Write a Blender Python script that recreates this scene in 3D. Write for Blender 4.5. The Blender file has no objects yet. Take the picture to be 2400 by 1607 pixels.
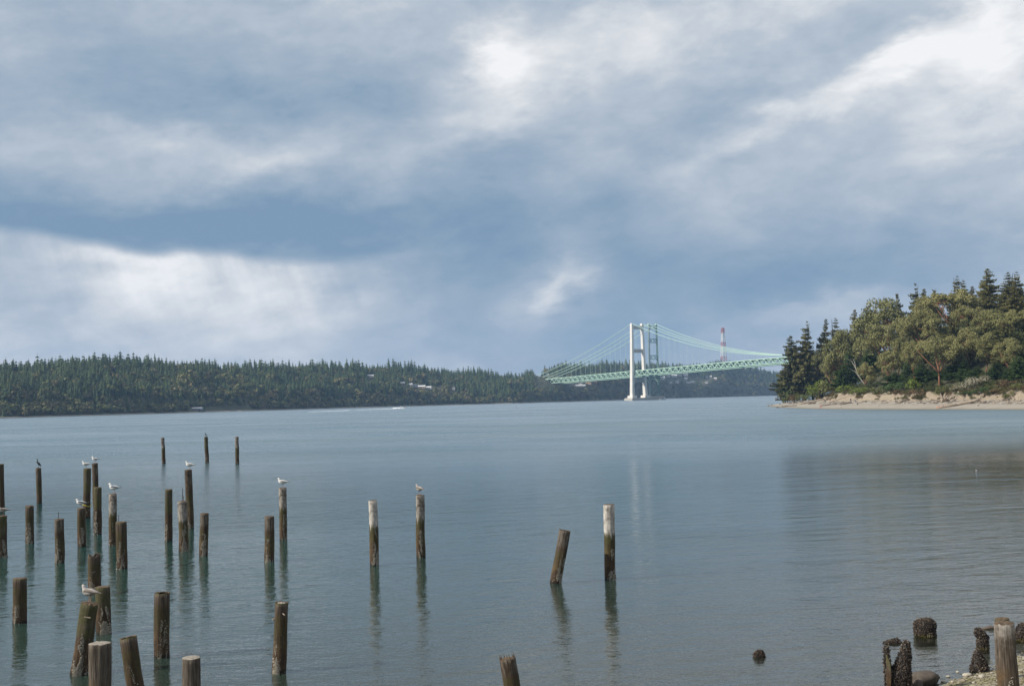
import bpy, bmesh, math, random
import numpy as np
from mathutils import Vector, Matrix, noise as mnoise
from mathutils.bvhtree import BVHTree

scene = bpy.context.scene
COL = scene.collection
random.seed(7)
R = math.radians

# ------------------------------------------------------------------ camera
CAM_H, F_PX, IMG_W, IMG_H = 6.5, 2840.0, 2400.0, 1607.0
PITCH, ROLL = R(2.70), R(-1.375)
cam = bpy.data.cameras.new("camera")
cam.sensor_width = 36.0
cam.lens = 36.0 * F_PX / IMG_W
cam.clip_start, cam.clip_end = 0.1, 40000.0
cam_ob = bpy.data.objects.new("camera", cam)
COL.objects.link(cam_ob)
CAM_M = Matrix.Rotation(R(90) + PITCH, 3, 'X') @ Matrix.Rotation(ROLL, 3, 'Z')
cam_ob.matrix_world = Matrix.Translation((0, 0, CAM_H)) @ CAM_M.to_4x4()
scene.camera = cam_ob


def ray(px, py):
    return (CAM_M @ Vector(((px - IMG_W / 2) / F_PX, -(py - IMG_H / 2) / F_PX, -1.0))).normalized()


def on_z(px, py, z=0.0):            # where the view ray through a photo point meets the height z
    d = ray(px, py)
    k = (z - CAM_H) / d.z
    return Vector((d.x * k, d.y * k, z))


def on_y(px, py, Y):                # the point of that ray at distance Y in front of the camera
    d = ray(px, py)
    k = Y / d.y
    return Vector((d.x * k, Y, CAM_H + d.z * k))


CAM_MI = CAM_M.transposed()


def proj(p):
    v = CAM_MI @ (Vector(p) - Vector((0, 0, CAM_H)))
    return (IMG_W / 2 - F_PX * v.x / v.z, IMG_H / 2 + F_PX * v.y / v.z)


# ------------------------------------------------------------------ node helper
class S:
    """a shader socket one can do arithmetic with"""
    def __init__(self, nt, s): self.nt, self.s = nt, s
    def op(self, o, *a, clamp=False):
        n = self.nt.nodes.new('ShaderNodeMath'); n.operation = o; n.use_clamp = clamp
        for i, x in enumerate((self,) + a):
            if isinstance(x, S): self.nt.links.new(x.s, n.inputs[i])
            else: n.inputs[i].default_value = float(x)
        return S(self.nt, n.outputs[0])
    def __add__(self, o): return self.op('ADD', o)
    def __radd__(self, o): return self.op('ADD', o)
    def __sub__(self, o): return self.op('SUBTRACT', o)
    def __rsub__(self, o): return (self * -1.0) + o
    def __mul__(self, o): return self.op('MULTIPLY', o)
    def __rmul__(self, o): return self.op('MULTIPLY', o)
    def __truediv__(self, o): return self.op('DIVIDE', o)
    def exp(self): return self.op('EXPONENT')
    def clamp(self): return self.op('ADD', 0.0, clamp=True)
    def smooth(self, a, b):          # smoothstep a..b -> 0..1
        n = self.nt.nodes.new('ShaderNodeMapRange'); n.interpolation_type = 'SMOOTHSTEP'
        self.nt.links.new(self.s, n.inputs['Value'])
        n.inputs['From Min'].default_value = a; n.inputs['From Max'].default_value = b
        return S(self.nt, n.outputs['Result'])


def combine(nt, x, y, z):
    n = nt.nodes.new('ShaderNodeCombineXYZ')
    for i, v in enumerate((x, y, z)):
        if isinstance(v, S): nt.links.new(v.s, n.inputs[i])
        else: n.inputs[i].default_value = v
    return n.outputs[0]


def noise_tex(nt, vec, scale, detail=4.0, rough=0.55, distort=0.0, color=False):
    n = nt.nodes.new('ShaderNodeTexNoise')
    if vec is not None: nt.links.new(vec, n.inputs['Vector'])
    n.inputs['Scale'].default_value = scale
    n.inputs['Detail'].default_value = detail
    n.inputs['Roughness'].default_value = rough
    n.inputs['Distortion'].default_value = distort
    return n.outputs['Color'] if color else S(nt, n.outputs[0])


def ramp(nt, fac, stops, interp='LINEAR'):
    n = nt.nodes.new('ShaderNodeValToRGB'); n.color_ramp.interpolation = interp
    el = n.color_ramp.elements
    el[0].position, el[0].color = stops[0][0], (*stops[0][1], 1)
    el[1].position, el[1].color = stops[-1][0], (*stops[-1][1], 1)
    for p, c in stops[1:-1]:
        e = el.new(p); e.color = (*c, 1)
    nt.links.new(fac.s if isinstance(fac, S) else fac, n.inputs[0])
    return n.outputs[0]


def mix_col(nt, fac, a, b, mode='MIX'):
    n = nt.nodes.new('ShaderNodeMix'); n.data_type = 'RGBA'; n.blend_type = mode
    for sock, v in ((n.inputs[0], fac), (n.inputs[6], a), (n.inputs[7], b)):
        if isinstance(v, S): nt.links.new(v.s, sock)
        elif isinstance(v, bpy.types.NodeSocket): nt.links.new(v, sock)
        elif isinstance(v, (int, float)): sock.default_value = v
        else: sock.default_value = (*v, 1)
    return n.outputs[2]


# ------------------------------------------------------------------ sky and sun
SUN_DIR = Vector((-1.0, -0.30, 0.68)).normalized()      # towards the sun
world = bpy.data.worlds.new("World")
scene.world = world
world.use_nodes = True
nt = world.node_tree
nt.nodes.clear()
SKY_STRENGTH = 0.08
sky = nt.nodes.new('ShaderNodeTexSky')
sky.sky_type = 'NISHITA'; sky.sun_disc = False
sky.sun_elevation = math.asin(SUN_DIR.z)
sky.sun_rotation = math.atan2(SUN_DIR.x, SUN_DIR.y)
tc = nt.nodes.new('ShaderNodeTexCoord')
sep = nt.nodes.new('ShaderNodeSeparateXYZ')
nt.links.new(tc.outputs['Generated'], sep.inputs[0])
dx, dy, dz = (S(nt, sep.outputs[i]) for i in range(3))
az = dx.op('ARCTAN2', dy)                                # heading, 0 along +Y
elv = dz.op('MINIMUM', 0.9999).op('MAXIMUM', -0.9999).op('ARCSINE')
K = 2342 / 2400.0


def azel(dispx, dispy):
    d = ray(dispx / K, dispy / K)
    return math.atan2(d.x, d.y), math.asin(d.z)


qv = combine(nt, dx, dy, dz * 2.2)
n_lo = noise_tex(nt, qv, 3.2, 5, 0.55)
wcol = noise_tex(nt, qv, 7.0, 9, 0.62, color=True)
ws = nt.nodes.new('ShaderNodeSeparateXYZ'); nt.links.new(wcol, ws.inputs[0])
w1, w2 = S(nt, ws.outputs[0]) - 0.5, S(nt, ws.outputs[1]) - 0.5
u = az + w1 * 0.15
v = elv + w2 * 0.085
qf = combine(nt, dx + dz * 0.9, dy, dz * 2.5 - dx * 0.8)  # wisps drawn out along a slant
n_hi = noise_tex(nt, qf, 9.0, 10, 0.66, 0.4)
n_mid = noise_tex(nt, qv, 9.5, 10, 0.60, 0.25)

# broad cloud masses: heading/elevation of the centre, half sizes, slant, lighter (+) or darker (-)
MASSES = [
    (330, 505, 520, 62, 3, -.40), (820, 500, 420, 72, -2, -.42), (1150, 565, 330, 105, -8, -.30),
    (1500, 660, 420, 120, -6, -.36), (1150, 372, 170, 48, -14, -.26), (1960, 615, 420, 66, -6, -.26),
    (1850, 690, 300, 30, -10, -.12), (560, 225, 420, 80, 6, -.24), (150, 240, 240, 70, 5, -.10), (1080, 40, 180, 60, -20, -.14),
    (330, 325, 150, 36, 12, .24), (70, 350, 240, 46, 4, .13), (380, 150, 540, 130, 4, -.17), (60, 650, 130, 90, 0, -.14), (640, 362, 170, 40, -20, .16), (480, 400, 300, 34, -5, .12),
    (1165, 105, 80, 100, -28, .32), (1120, 250, 180, 80, -30, .22), (1420, 130, 330, 110, -14, .16),
    (2310, 115, 190, 90, -22, .36), (2060, 155, 150, 34, -24, .30), (2230, 200, 260, 90, -10, .18), (2300, 20, 90, 60, -20, .2),
    (1680, 60, 420, 80, -8, .20), (1820, 245, 260, 34, -20, .22), (2050, 350, 460, 70, -10, .14), (1640, 330, 330, 50, -24, .10),
    (1280, 655, 75, 62, -46, .46), (1190, 715, 90, 80, -40, .16), (1850, 722, 120, 24, -10, .22), (2330, 610, 120, 24, -20, .22),
    (800, 10, 190, 46, -6, .16), (60, 90, 110, 90, 40, .14), (300, 60, 260, 60, 0, .05),
    (260, 760, 420, 90, 0, .06), (620, 740, 420, 120, 0, .08), (2000, 470, 420, 60, -8, .08), (1500, 790, 260, 60, 0, -.08),
    (1080, 690, 160, 110, 12, -.10), (520, 150, 420, 50, -4, .05),
]
n_bil = (noise_tex(nt, combine(nt, dx, dy, dz * 1.7), 8.5, 7, 0.52, 0.25) - 0.5).op('ABSOLUTE') * 2.0
n_fine = noise_tex(nt, qf, 27.0, 7, 0.62, 0.3)
val = 0.50 + (n_fine - 0.5) * 0.15 + (n_bil - 0.17) * 0.34 + (n_lo - 0.5) * 0.26 + (n_mid - 0.5) * 0.55 + (n_hi - 0.5) * 0.42 + elv.smooth(0.22, 0.60) * 0.24
for (cx, cy, rx, ry, rot, wgt) in MASSES:
    a0, e0 = azel(cx, cy)
    rx, ry = rx / K / F_PX, ry / K / F_PX
    c, s_ = math.cos(R(-rot)), math.sin(R(-rot))
    du, dv = u - a0, v - e0
    p = (du * (c / rx) + dv * (s_ / rx)); q = (dv * (c / ry) - du * (s_ / ry))
    val = val + ((p * p + q * q) * -1.0).exp() * (wgt if wgt > 0 else wgt * 0.80)
# underside of the rain cloud: a scalloped lower edge with lit rain falling below it
EDGE = [(-260, 500), (-60, 508), (60, 520), (200, 545), (290, 564), (350, 572), (430, 564), (520, 570), (600, 584), (700, 591), (800, 584),
        (900, 567), (1000, 554), (1100, 546), (1250, 545), (1400, 560)]
ea = [azel(*p) for p in EDGE]
fc = nt.nodes.new('ShaderNodeFloatCurve')
A0, A1, E0, E1 = ea[0][0], ea[-1][0], 0.11, 0.18
cv = fc.mapping.curves[0]
pts = [((a - A0) / (A1 - A0), (e - E0) / (E1 - E0)) for a, e in ea]
cv.points[0].location = pts[0]; cv.points[1].location = pts[-1]
for p in pts[1:-1]: cv.points.new(*p)
fc.mapping.update()
nt.links.new(((az - A0) * (1 / (A1 - A0))).s, fc.inputs['Value'])
edge = S(nt, fc.outputs[0]) * (E1 - E0) + E0
below = edge - elv + w2 * 0.008 + (n_mid - 0.5) * 0.005
under = below.smooth(-0.004, 0.009)
soft = below.smooth(-0.055, 0.0)
n_str = noise_tex(nt, combine(nt, az * 1.0 + elv * 0.35, elv * 0.10, 0.0), 34.0, 5, 0.55)
win = az.smooth(azel(-420, 600)[0], azel(-60, 600)[0]) * (1 - az.smooth(azel(560, 600)[0], azel(1170, 600)[0]))
fall = ((below * below) * -1.0 / 0.0032).exp()
rain = under * win * fall * (0.14 + (n_str - 0.40) * 0.62)
glow_az = az - azel(330, 600)[0]
rain = rain + under * win * ((glow_az * glow_az) * -1.0 / 0.0022).exp() * ((below * below) * -1.0 / 0.0010).exp() * 0.24
val = val + rain + (soft - under) * win * -0.24 + under * win * 0.11
val = val.clamp()
cloud = ramp(nt, val, [(0.0, (0.18, 0.28, 0.405)), (0.2, (0.243, 0.338, 0.445)), (0.42, (0.335, 0.412, 0.505)),
                       (0.62, (0.462, 0.518, 0.588)), (0.8, (0.65, 0.675, 0.705)), (1.0, (0.87, 0.87, 0.875))])
cm = nt.nodes.new('ShaderNodeVectorMath'); cm.operation = 'SCALE'
nt.links.new(cloud, cm.inputs[0]); cm.inputs['Scale'].default_value = 1.0 / SKY_STRENGTH
cover = mix_col(nt, 0.97, sky.outputs[0], cm.outputs[0])
bg = nt.nodes.new('ShaderNodeBackground'); bg.inputs[1].default_value = SKY_STRENGTH
out = nt.nodes.new('ShaderNodeOutputWorld')
nt.links.new(cover, bg.inputs[0]); nt.links.new(bg.outputs[0], out.inputs[0])

sun = bpy.data.lights.new("sun", 'SUN')
sun.energy = 4.6; sun.angle = R(0.6); sun.color = (1.0, 0.93, 0.82)
sun_ob = bpy.data.objects.new("sun", sun); COL.objects.link(sun_ob)
sun_ob.rotation_euler = SUN_DIR.to_track_quat('Z', 'Y').to_euler()
sun_ob.location = (-200, -60, 300)

vs = scene.view_settings
vs.view_transform = 'Standard'; vs.look = 'None'; vs.exposure = 0.14; vs.gamma = 1.0; vs.use_curve_mapping = False
scene.render.engine = 'CYCLES'
scene.cycles.use_denoising = True
scene.cycles.max_bounces = 8
scene.cycles.volume_bounces = 0
scene.cycles.transparent_max_bounces = 12
scene.cycles.caustics_reflective = False
scene.cycles.caustics_refractive = False


# ------------------------------------------------------------------ building helpers
def link(name, me, parent=None, mats=None, **props):
    o = bpy.data.objects.new(name, me)
    COL.objects.link(o)
    if parent: o.parent = parent
    for k_, v_ in props.items(): o[k_] = v_
    return o


def empty(name, loc=(0, 0, 0), rot=0.0, label=None, category=None, group=None, parent=None):
    o = bpy.data.objects.new(name, None); o.empty_display_size = 0.3
    COL.objects.link(o); o.location = loc; o.rotation_euler = (0, 0, rot)
    if parent: o.parent = parent
    tag(o, label, category, group)
    return o


def tag(o, label=None, category=None, group=None, kind=None):
    for k_, v_ in (('label', label), ('category', category), ('group', group), ('kind', kind)):
        if v_: o[k_] = v_
    return o


class MB:
    """collects shapes into one mesh"""
    def __init__(self): self.v, self.f, self.m = [], [], []
    def add(self, vs_, fs_, mat=0):
        b = len(self.v); self.v += [tuple(p) for p in vs_]
        self.f += [tuple(i + b for i in f) for f in fs_]; self.m += [mat] * len(fs_)
    def box(self, c, s, mat=0, rot=None):
        c = Vector(c); q = []
        for x in (-.5, .5):
            for y in (-.5, .5):
                for z in (-.5, .5):
                    p = Vector((x * s[0], y * s[1], z * s[2]))
                    if rot is not None: p = rot @ p
                    q.append(c + p)
        self.add(q, [(0, 1, 3, 2), (4, 6, 7, 5), (0, 4, 5, 1), (2, 3, 7, 6), (0, 2, 6, 4), (1, 5, 7, 3)], mat)
    def tube(self, pts_, rad, n=6, mat=0, caps=True):
        pts_ = [Vector(p) for p in pts_]
        if not hasattr(rad, '__len__'): rad = [rad] * len(pts_)
        vs_, fs_ = [], []
        up = Vector((0, 0, 1))
        for i, p in enumerate(pts_):
            t = (pts_[min(i + 1, len(pts_) - 1)] - pts_[max(i - 1, 0)]).normalized()
            a = t.cross(up)
            if a.length < 1e-3: a = t.cross(Vector((0, 1, 0)))
            a.normalize(); b = a.cross(t)
            for k_ in range(n):
                an = 2 * math.pi * k_ / n
                vs_.append(p + (a * math.cos(an) + b * math.sin(an)) * rad[i])
        for i in range(len(pts_) - 1):
            for k_ in range(n):
                j = (k_ + 1) % n
                fs_.append((i * n + k_, i * n + j, (i + 1) * n + j, (i + 1) * n + k_))
        if caps:
            fs_.append(tuple(reversed(range(n)))); fs_.append(tuple(range((len(pts_) - 1) * n, len(pts_) * n)))
        self.add(vs_, fs_, mat)
    def bar(self, a, b, w, h=None, mat=0):
        a, b = Vector(a), Vector(b); d = b - a; L = d.length
        q = d.to_track_quat('X', 'Z').to_matrix()
        self.box((a + b) / 2, (L, w, h or w), mat, q)
    def mesh(self, name, mats, smooth=False):
        me = bpy.data.meshes.new(name)
        me.from_pydata([tuple(p) for p in self.v], [], self.f)
        for m in (mats if isinstance(mats, (list, tuple)) else [mats]): me.materials.append(m)
        if any(self.m): me.polygons.foreach_set('material_index', self.m)
        if smooth: me.polygons.foreach_set('use_smooth', [True] * len(me.polygons))
        me.update()
        return me


def np_mesh(name, verts, faces, mats, smooth=False, mat_idx=None, attr=None):
    """verts (n,3), faces (m,3) or (m,4) numpy arrays"""
    me = bpy.data.meshes.new(name)
    verts = np.asarray(verts, np.float32); faces = np.asarray(faces, np.int32)
    k_ = faces.shape[1]
    me.vertices.add(len(verts)); me.vertices.foreach_set('co', verts.ravel())
    me.loops.add(faces.size); me.loops.foreach_set('vertex_index', faces.ravel())
    me.polygons.add(len(faces)); me.polygons.foreach_set('loop_start', np.arange(0, faces.size, k_, dtype=np.int32))
    for m in (mats if isinstance(mats, (list, tuple)) else [mats]): me.materials.append(m)
    if mat_idx is not None: me.polygons.foreach_set('material_index', np.asarray(mat_idx, np.int32))
    if smooth: me.polygons.foreach_set('use_smooth', np.ones(len(faces), bool))
    if attr is not None:
        a = me.attributes.new('tint', 'FLOAT', 'POINT'); a.data.foreach_set('value', np.asarray(attr, np.float32))
    me.update(calc_edges=True); me.validate()
    return me


def fbm(x, y, s=1.0, o=4):
    t, a, tot = 0.0, 1.0, 0.0
    for i in range(o):
        t += a * mnoise.noise((x * s + 13.7 * i, y * s - 7.1 * i, 3.3 * i)); tot += a
        a *= 0.5; s *= 2.03
    return t / tot


# ------------------------------------------------------------------ materials
def new_mat(name):
    m = bpy.data.materials.new(name); m.use_nodes = True
    n = m.node_tree; n.nodes.clear()
    o = n.nodes.new('ShaderNodeOutputMaterial')
    b = n.nodes.new('ShaderNodeBsdfPrincipled')
    n.links.new(b.outputs[0], o.inputs[0])
    return m, n, b


def obj_random(n): return S(n, n.nodes.new('ShaderNodeObjectInfo').outputs['Random'])
def geo_pos(n): return n.nodes.new('ShaderNodeNewGeometry').outputs['Position']
def obj_co(n): return n.nodes.new('ShaderNodeTexCoord').outputs['Object']


def bump(n, b, height, strength=0.5, dist=0.02):
    k_ = n.nodes.new('ShaderNodeBump'); k_.inputs['Strength'].default_value = strength; k_.inputs['Distance'].default_value = dist
    n.links.new(height.s if isinstance(height, S) else height, k_.inputs['Height'])
    n.links.new(k_.outputs[0], b.inputs['Normal'])


def plain(name, col, rough=0.6, metal=0.0, var=0.15, scale=3.0, spec=0.3):
    """paint, cloth, concrete: a base colour with uneven wear"""
    m, n, b = new_mat(name)
    f = noise_tex(n, obj_co(n), scale, 5, 0.6)
    lo = tuple(c * (1 - var) for c in col); hi = tuple(min(1, c * (1 + var)) for c in col)
    n.links.new(ramp(n, f, [(0.3, lo), (0.7, hi)]), b.inputs['Base Color'])
    b.inputs['Roughness'].default_value = rough; b.inputs['Metallic'].default_value = metal
    b.inputs['Specular IOR Level'].default_value = spec
    return m


def leafy(name, cols, scale=0.5, use_tint=False, rough=0.65, trans=0.0, swing=0.5, world=False):
    """foliage: colours picked by tree and by patch"""
    m, n, b = new_mat(name)
    f = noise_tex(n, geo_pos(n) if (use_tint or world) else obj_co(n), scale, 4, 0.65)
    if use_tint:
        a = n.nodes.new('ShaderNodeAttribute'); a.attribute_name = 'tint'; t = S(n, a.outputs['Fac'])
    else:
        t = obj_random(n)
    g = (t * (1 - swing) + (f - 0.5) * 1.3 * swing + 0.5 * swing).clamp()
    k_ = len(cols)
    n.links.new(ramp(n, g, [(i / (k_ - 1), c) for i, c in enumerate(cols)]), b.inputs['Base Color'])
    b.inputs['Roughness'].default_value = rough
    b.inputs['Specular IOR Level'].default_value = 0.2
    if trans:
        tr = n.nodes.new('ShaderNodeBsdfTranslucent'); mx = n.nodes.new('ShaderNodeMixShader')
        n.links.new(b.inputs['Base Color'].links[0].from_socket, tr.inputs[0])
        mx.inputs[0].default_value = trans
        o = [x for x in n.nodes if x.type == 'OUTPUT_MATERIAL'][0]
        n.links.new(b.outputs[0], mx.inputs[1]); n.links.new(tr.outputs[0], mx.inputs[2]); n.links.new(mx.outputs[0], o.inputs[0])
    return m


M_FARFIR = leafy('far_fir_needles', [(.026, .046, .017), (.04, .066, .021), (.062, .088, .027), (.085, .10, .034)], 0.012, rough=.7, world=True, swing=.7)
M_FARFIR_T = leafy('far_fir_needles_mass', [(.026, .046, .017), (.04, .066, .021), (.062, .088, .027), (.085, .10, .034)], 0.012, True, rough=.7, swing=.7)
M_FARLEAF = leafy('far_leaves', [(.07, .095, .028), (.12, .13, .04), (.16, .14, .06), (.21, .15, .085)], 0.15, rough=.7)
M_FIR = leafy('fir_needles', [(.07, .074, .028), (.105, .104, .038), (.145, .135, .052), (.18, .145, .068)], 0.6, rough=.6)
M_GREENFIR = leafy('young_fir_needles', [(.034, .066, .02), (.052, .09, .026), (.075, .115, .032)], 0.6, rough=.6)
M_MADRONA = leafy('madrona_leaves', [(.09, .10, .038), (.17, .172, .064), (.265, .245, .10), (.22, .145, .078)], 0.5, rough=.5, swing=.75)
M_SHRUB = leafy('shrub_leaves', [(.07, .09, .026), (.11, .125, .04), (.17, .165, .06)], 0.5, rough=.6)
M_SHRUB_Y = leafy('spring_shrub_leaves', [(.11, .15, .025), (.16, .20, .035)], 0.5, rough=.6)
M_SHRUB_G = leafy('pale_blossom', [(.20, .18, .12), (.30, .27, .19), (.40, .37, .29)], 1.2, rough=.7)
M_SHRUB_B = leafy('dry_brush', [(.10, .065, .03), (.15, .10, .05), (.16, .12, .07)], 0.8, rough=.7)
M_BARK_RED = plain('madrona_bark', (.22, .10, .055), .6, var=.45, scale=1.5)
M_BARK_GREY = plain('grey_bark', (.16, .12, .09), .8, var=.4, scale=2)
M_BARK_DARK = plain('fir_bark', (.07, .05, .035), .8, var=.3, scale=2)
M_DRIFT = plain('driftwood', (.33, .27, .21), .8, var=.35, scale=2.5)
M_DRIFT_D = plain('wet_driftwood', (.11, .085, .065), .8, var=.4, scale=2.5)
M_CONC = plain('pale_concrete', (.70, .67, .62), .75, var=.06, scale=.08)
M_CONC_D = plain('pier_concrete', (.45, .42, .38), .8, var=.12, scale=.2)
M_GREEN = plain('bridge_green_paint', (.43, .61, .49), .5, var=.08, scale=.1)
M_GREEN_D = plain('old_bridge_green_paint', (.15, .25, .22), .55, var=.1, scale=.1)
M_ROAD = plain('road_deck', (.12, .13, .12), .8)
M_WHITE = plain('white_paint', (.78, .77, .74), .45, var=.05)
M_RED = plain('red_paint', (.50, .13, .11), .5, var=.15)
M_IRON = plain('rusty_iron', (.07, .045, .035), .7, metal=.3, var=.4, scale=20)

# ================================================================== WATER, GROUND, HILLS
def near_z(x, y):                    # the shingle shore by the camera and the sea bed off it
    sd = (-(x - 10.8) + (y - 28.4)) * 0.7071 + 0.5 * fbm(x, y, 0.25, 3)
    z = -0.085 * sd if sd > 0 else -0.12 * sd
    if sd > 0: z = -5.5 * (1 - math.exp(-0.085 * sd / 5.5))
    return min(z, 2.6 + 0.05 * max(0, -sd)) + 0.05 * fbm(x, y, 0.9, 3)


def material_water():
    m, n, b = new_mat('sea_water')
    pos = geo_pos(n)
    sp = n.nodes.new('ShaderNodeSeparateXYZ'); n.links.new(pos, sp.inputs[0])
    X, Y = S(n, sp.outputs[0]), S(n, sp.outputs[1])
    sd = ((Y - 28.4) - (X - 10.8)) * 0.7071
    # wind patches: smoother and rougher water
    lw = noise_tex(n, combine(n, X * 0.010 + Y * 0.004, Y * 0.017, 0.0), 1.0, 4, 0.6, 0.4)
    lw2 = noise_tex(n, combine(n, X * 0.05 + Y * 0.02, Y * 0.16, 3.0), 1.0, 3, 0.6)
    rx, ry = X * 0.92 + Y * 0.38, Y * 0.92 - X * 0.38
    n1 = noise_tex(n, combine(n, rx * 0.38, ry * 0.8, 0.0), 1.0, 2, 0.5, 0.3)
    n2 = noise_tex(n, combine(n, X * 1.6, Y * 3.6, 1.0), 1.0, 3, 0.55, 0.4)
    n3 = noise_tex(n, combine(n, rx * 5.0 , ry * 9.0, 2.0), 1.0, 2, 0.6, 0.3)
    calm_dark = ((X - 66) * (X - 66) * (1 / 1500.0) + (Y - 96) * (Y - 96) * (1 / 1300.0)) * -1.0
    amp = 0.62 + (lw.smooth(0.3, 0.72)) * 0.8 + (lw2 - 0.5) * 0.9
    amp = amp * (1.0 + Y.smooth(45.0, 230.0) * 3.2)
    amp = (amp * (1 - calm_dark.exp() * 0.68)).op('MAXIMUM', 0.13)
    n0 = noise_tex(n, combine(n, rx * 0.07, ry * 0.26 + rx * 0.02, 4.0), 1.0, 3, 0.5, 0.5)
    swell = Y.smooth(38.0, 95.0) * (0.35 + lw * 0.9)
    h = (n1 * 0.050 + n2 * 0.019 + n3 * 0.0066) * amp + n0 * swell * 0.13
    bp = n.nodes.new('ShaderNodeBump'); bp.inputs['Strength'].default_value = 1.0; bp.inputs['Distance'].default_value = 1.0
    n.links.new(h.s, bp.inputs['Height'])
    # what shows through the surface: murky green water, and the bed where it is shallow
    murk = (1 - ((sd.op('MAXIMUM', 0.0)) * -0.085 / 1.7).exp())
    near_b = ramp(n, murk, [(0.0, (.10, .10, .07)), (0.45, (.050, .075, .060)), (0.8, (.026, .062, .050)), (1.0, (.013, .052, .048))])
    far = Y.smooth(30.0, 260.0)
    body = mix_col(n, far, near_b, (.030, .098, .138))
    body = mix_col(n, (calm_dark.exp() * 1.6).clamp() * 0.95, body, (.006, .009, .004))  # dark reflection of the wooded point painted into the body colour of the smooth patch
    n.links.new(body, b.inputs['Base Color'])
    b.inputs['Roughness'].default_value = 1.0; b.inputs['Specular IOR Level'].default_value = 0.0
    clear = n.nodes.new('ShaderNodeBsdfTransparent'); clear.inputs[0].default_value = (.86, .93, .90, 1)
    mx = n.nodes.new('ShaderNodeMixShader')
    n.links.new((murk * 1.0 + 0.04).clamp().s, mx.inputs[0])
    n.links.new(clear.outputs[0], mx.inputs[1]); n.links.new(b.outputs[0], mx.inputs[2])
    gl = n.nodes.new('ShaderNodeBsdfGlossy'); band = noise_tex(n, combine(n, X * 0.0035 + Y * 0.001, Y * 0.022, 7.0), 1.0, 4, 0.6, 0.5).smooth(0.36, 0.66)
    n.links.new((far * (0.16 + band * 0.16) * (1 - calm_dark.exp() * 0.97) + (Y.smooth(45.0, 100.0) * 0.05 + 0.03) * (1 - calm_dark.exp() * 0.85)).s, gl.inputs['Roughness'])
    gl.inputs[0].default_value = (1, 1, 1, 1)
    n.links.new(bp.outputs[0], gl.inputs['Normal'])
    fr = n.nodes.new('ShaderNodeFresnel'); fr.inputs['IOR'].default_value = 1.333
    n.links.new(bp.outputs[0], fr.inputs['Normal'])
    mg = n.nodes.new('ShaderNodeMixShader')
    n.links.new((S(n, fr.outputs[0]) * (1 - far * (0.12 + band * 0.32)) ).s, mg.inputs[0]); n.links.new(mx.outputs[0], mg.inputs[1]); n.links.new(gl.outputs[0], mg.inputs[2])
    o = [x for x in n.nodes if x.type == 'OUTPUT_MATERIAL'][0]
    n.links.new(mg.outputs[0], o.inputs[0])
    return m


X0, X1, Y0, Y1 = -2400.0, 3400.0, -45.0, 5600.0
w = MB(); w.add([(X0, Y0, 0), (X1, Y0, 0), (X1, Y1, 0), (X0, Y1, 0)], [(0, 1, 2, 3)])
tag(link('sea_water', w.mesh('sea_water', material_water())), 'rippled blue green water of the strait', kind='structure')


def material_shingle():
    m, n, b = new_mat('shingle')
    pos = geo_pos(n)
    vo = n.nodes.new('ShaderNodeTexVoronoi'); vo.inputs['Scale'].default_value = 16.0
    n.links.new(pos, vo.inputs['Vector'])
    sepc = n.nodes.new('ShaderNodeSeparateColor'); n.links.new(vo.outputs['Color'], sepc.inputs[0])
    pick = S(n, sepc.outputs[0])
    stones = ramp(n, pick, [(0.0, (.10, .085, .065)), (0.35, (.20, .17, .12)), (0.7, (.33, .29, .22)), (1.0, (.46, .43, .36))])
    big = noise_tex(n, pos, 0.8, 4, 0.6)
    algae = big.smooth(0.48, 0.62)
    n.links.new(mix_col(n, algae * 0.55, stones, (.17, .16, .05)), b.inputs['Base Color'])
    b.inputs['Roughness'].default_value = 0.8
    bump(n, b, S(n, vo.outputs['Distance']) * -1.0, 0.8, 0.02)
    return m


M_SHINGLE = material_shingle()
xs = np.concatenate([np.linspace(-60, -20, 9), np.linspace(-18, 4, 23), np.linspace(4.4, 20, 60), np.linspace(21, 70, 26)])
ys = np.concatenate([np.linspace(-40, 20, 25), np.linspace(20.5, 40, 58), np.linspace(42, 110, 30)])
gv = [(x, y, near_z(x, y)) for y in ys for x in xs]
nx = len(xs)
gf = [(j * nx + i, j * nx + i + 1, (j + 1) * nx + i + 1, (j + 1) * nx + i) for j in range(len(ys) - 1) for i in range(nx - 1)]
tag(link('shore_ground', np_mesh('shore_ground', gv, gf, M_SHINGLE, True)), 'shingle shore sloping into the shallow water', kind='structure')
m_bed = plain('deep_bed', (.06, .08, .06), .9)
w = MB(); w.add([(X0, Y0, -6.5), (X1, Y0, -6.5), (X1, Y1, -6.5), (X0, Y1, -6.5)], [(0, 1, 2, 3)])
tag(link('sea_bed', w.mesh('sea_bed', m_bed)), 'sea bed under the strait', kind='structure')


# ---- the wooded point on the right: beach, sandy bluff, steep hill
SHORE = [on_z(px, py) for px, py in ((2400, 960), (2250, 959.5), (2100, 959.3), (1985, 959), (1903, 958), (1856, 956), (1832, 955.2), (1803, 952.4), (1795, 951))]
SHORE = [(215, 60), (205, 150), (185, 240), (166, 310)] + [(p.x, p.y) for p in SHORE]
SHORE += [(150, 668), (158, 650), (172, 640), (195, 660), (240, 720), (320, 780), (460, 830), (640, 830), (640, 60)]
SH = np.array(SHORE)


def shore_dist(x, y):                # metres inland (+) or offshore (-)
    p = np.array([x, y]); a = SH; b = np.roll(SH, -1, 0)
    ab = b - a
    t = np.clip(((p - a) * ab).sum(1) / (ab * ab).sum(1), 0, 1)
    d = np.sqrt((((a + ab * t[:, None]) - p) ** 2).sum(1)).min()
    inside = False
    for (xa, ya), (xb, yb) in zip(a, b):
        if (ya > y) != (yb > y) and x < (xb - xa) * (y - ya) / (yb - ya) + xa: inside = not inside
    return d if inside else -d


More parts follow.
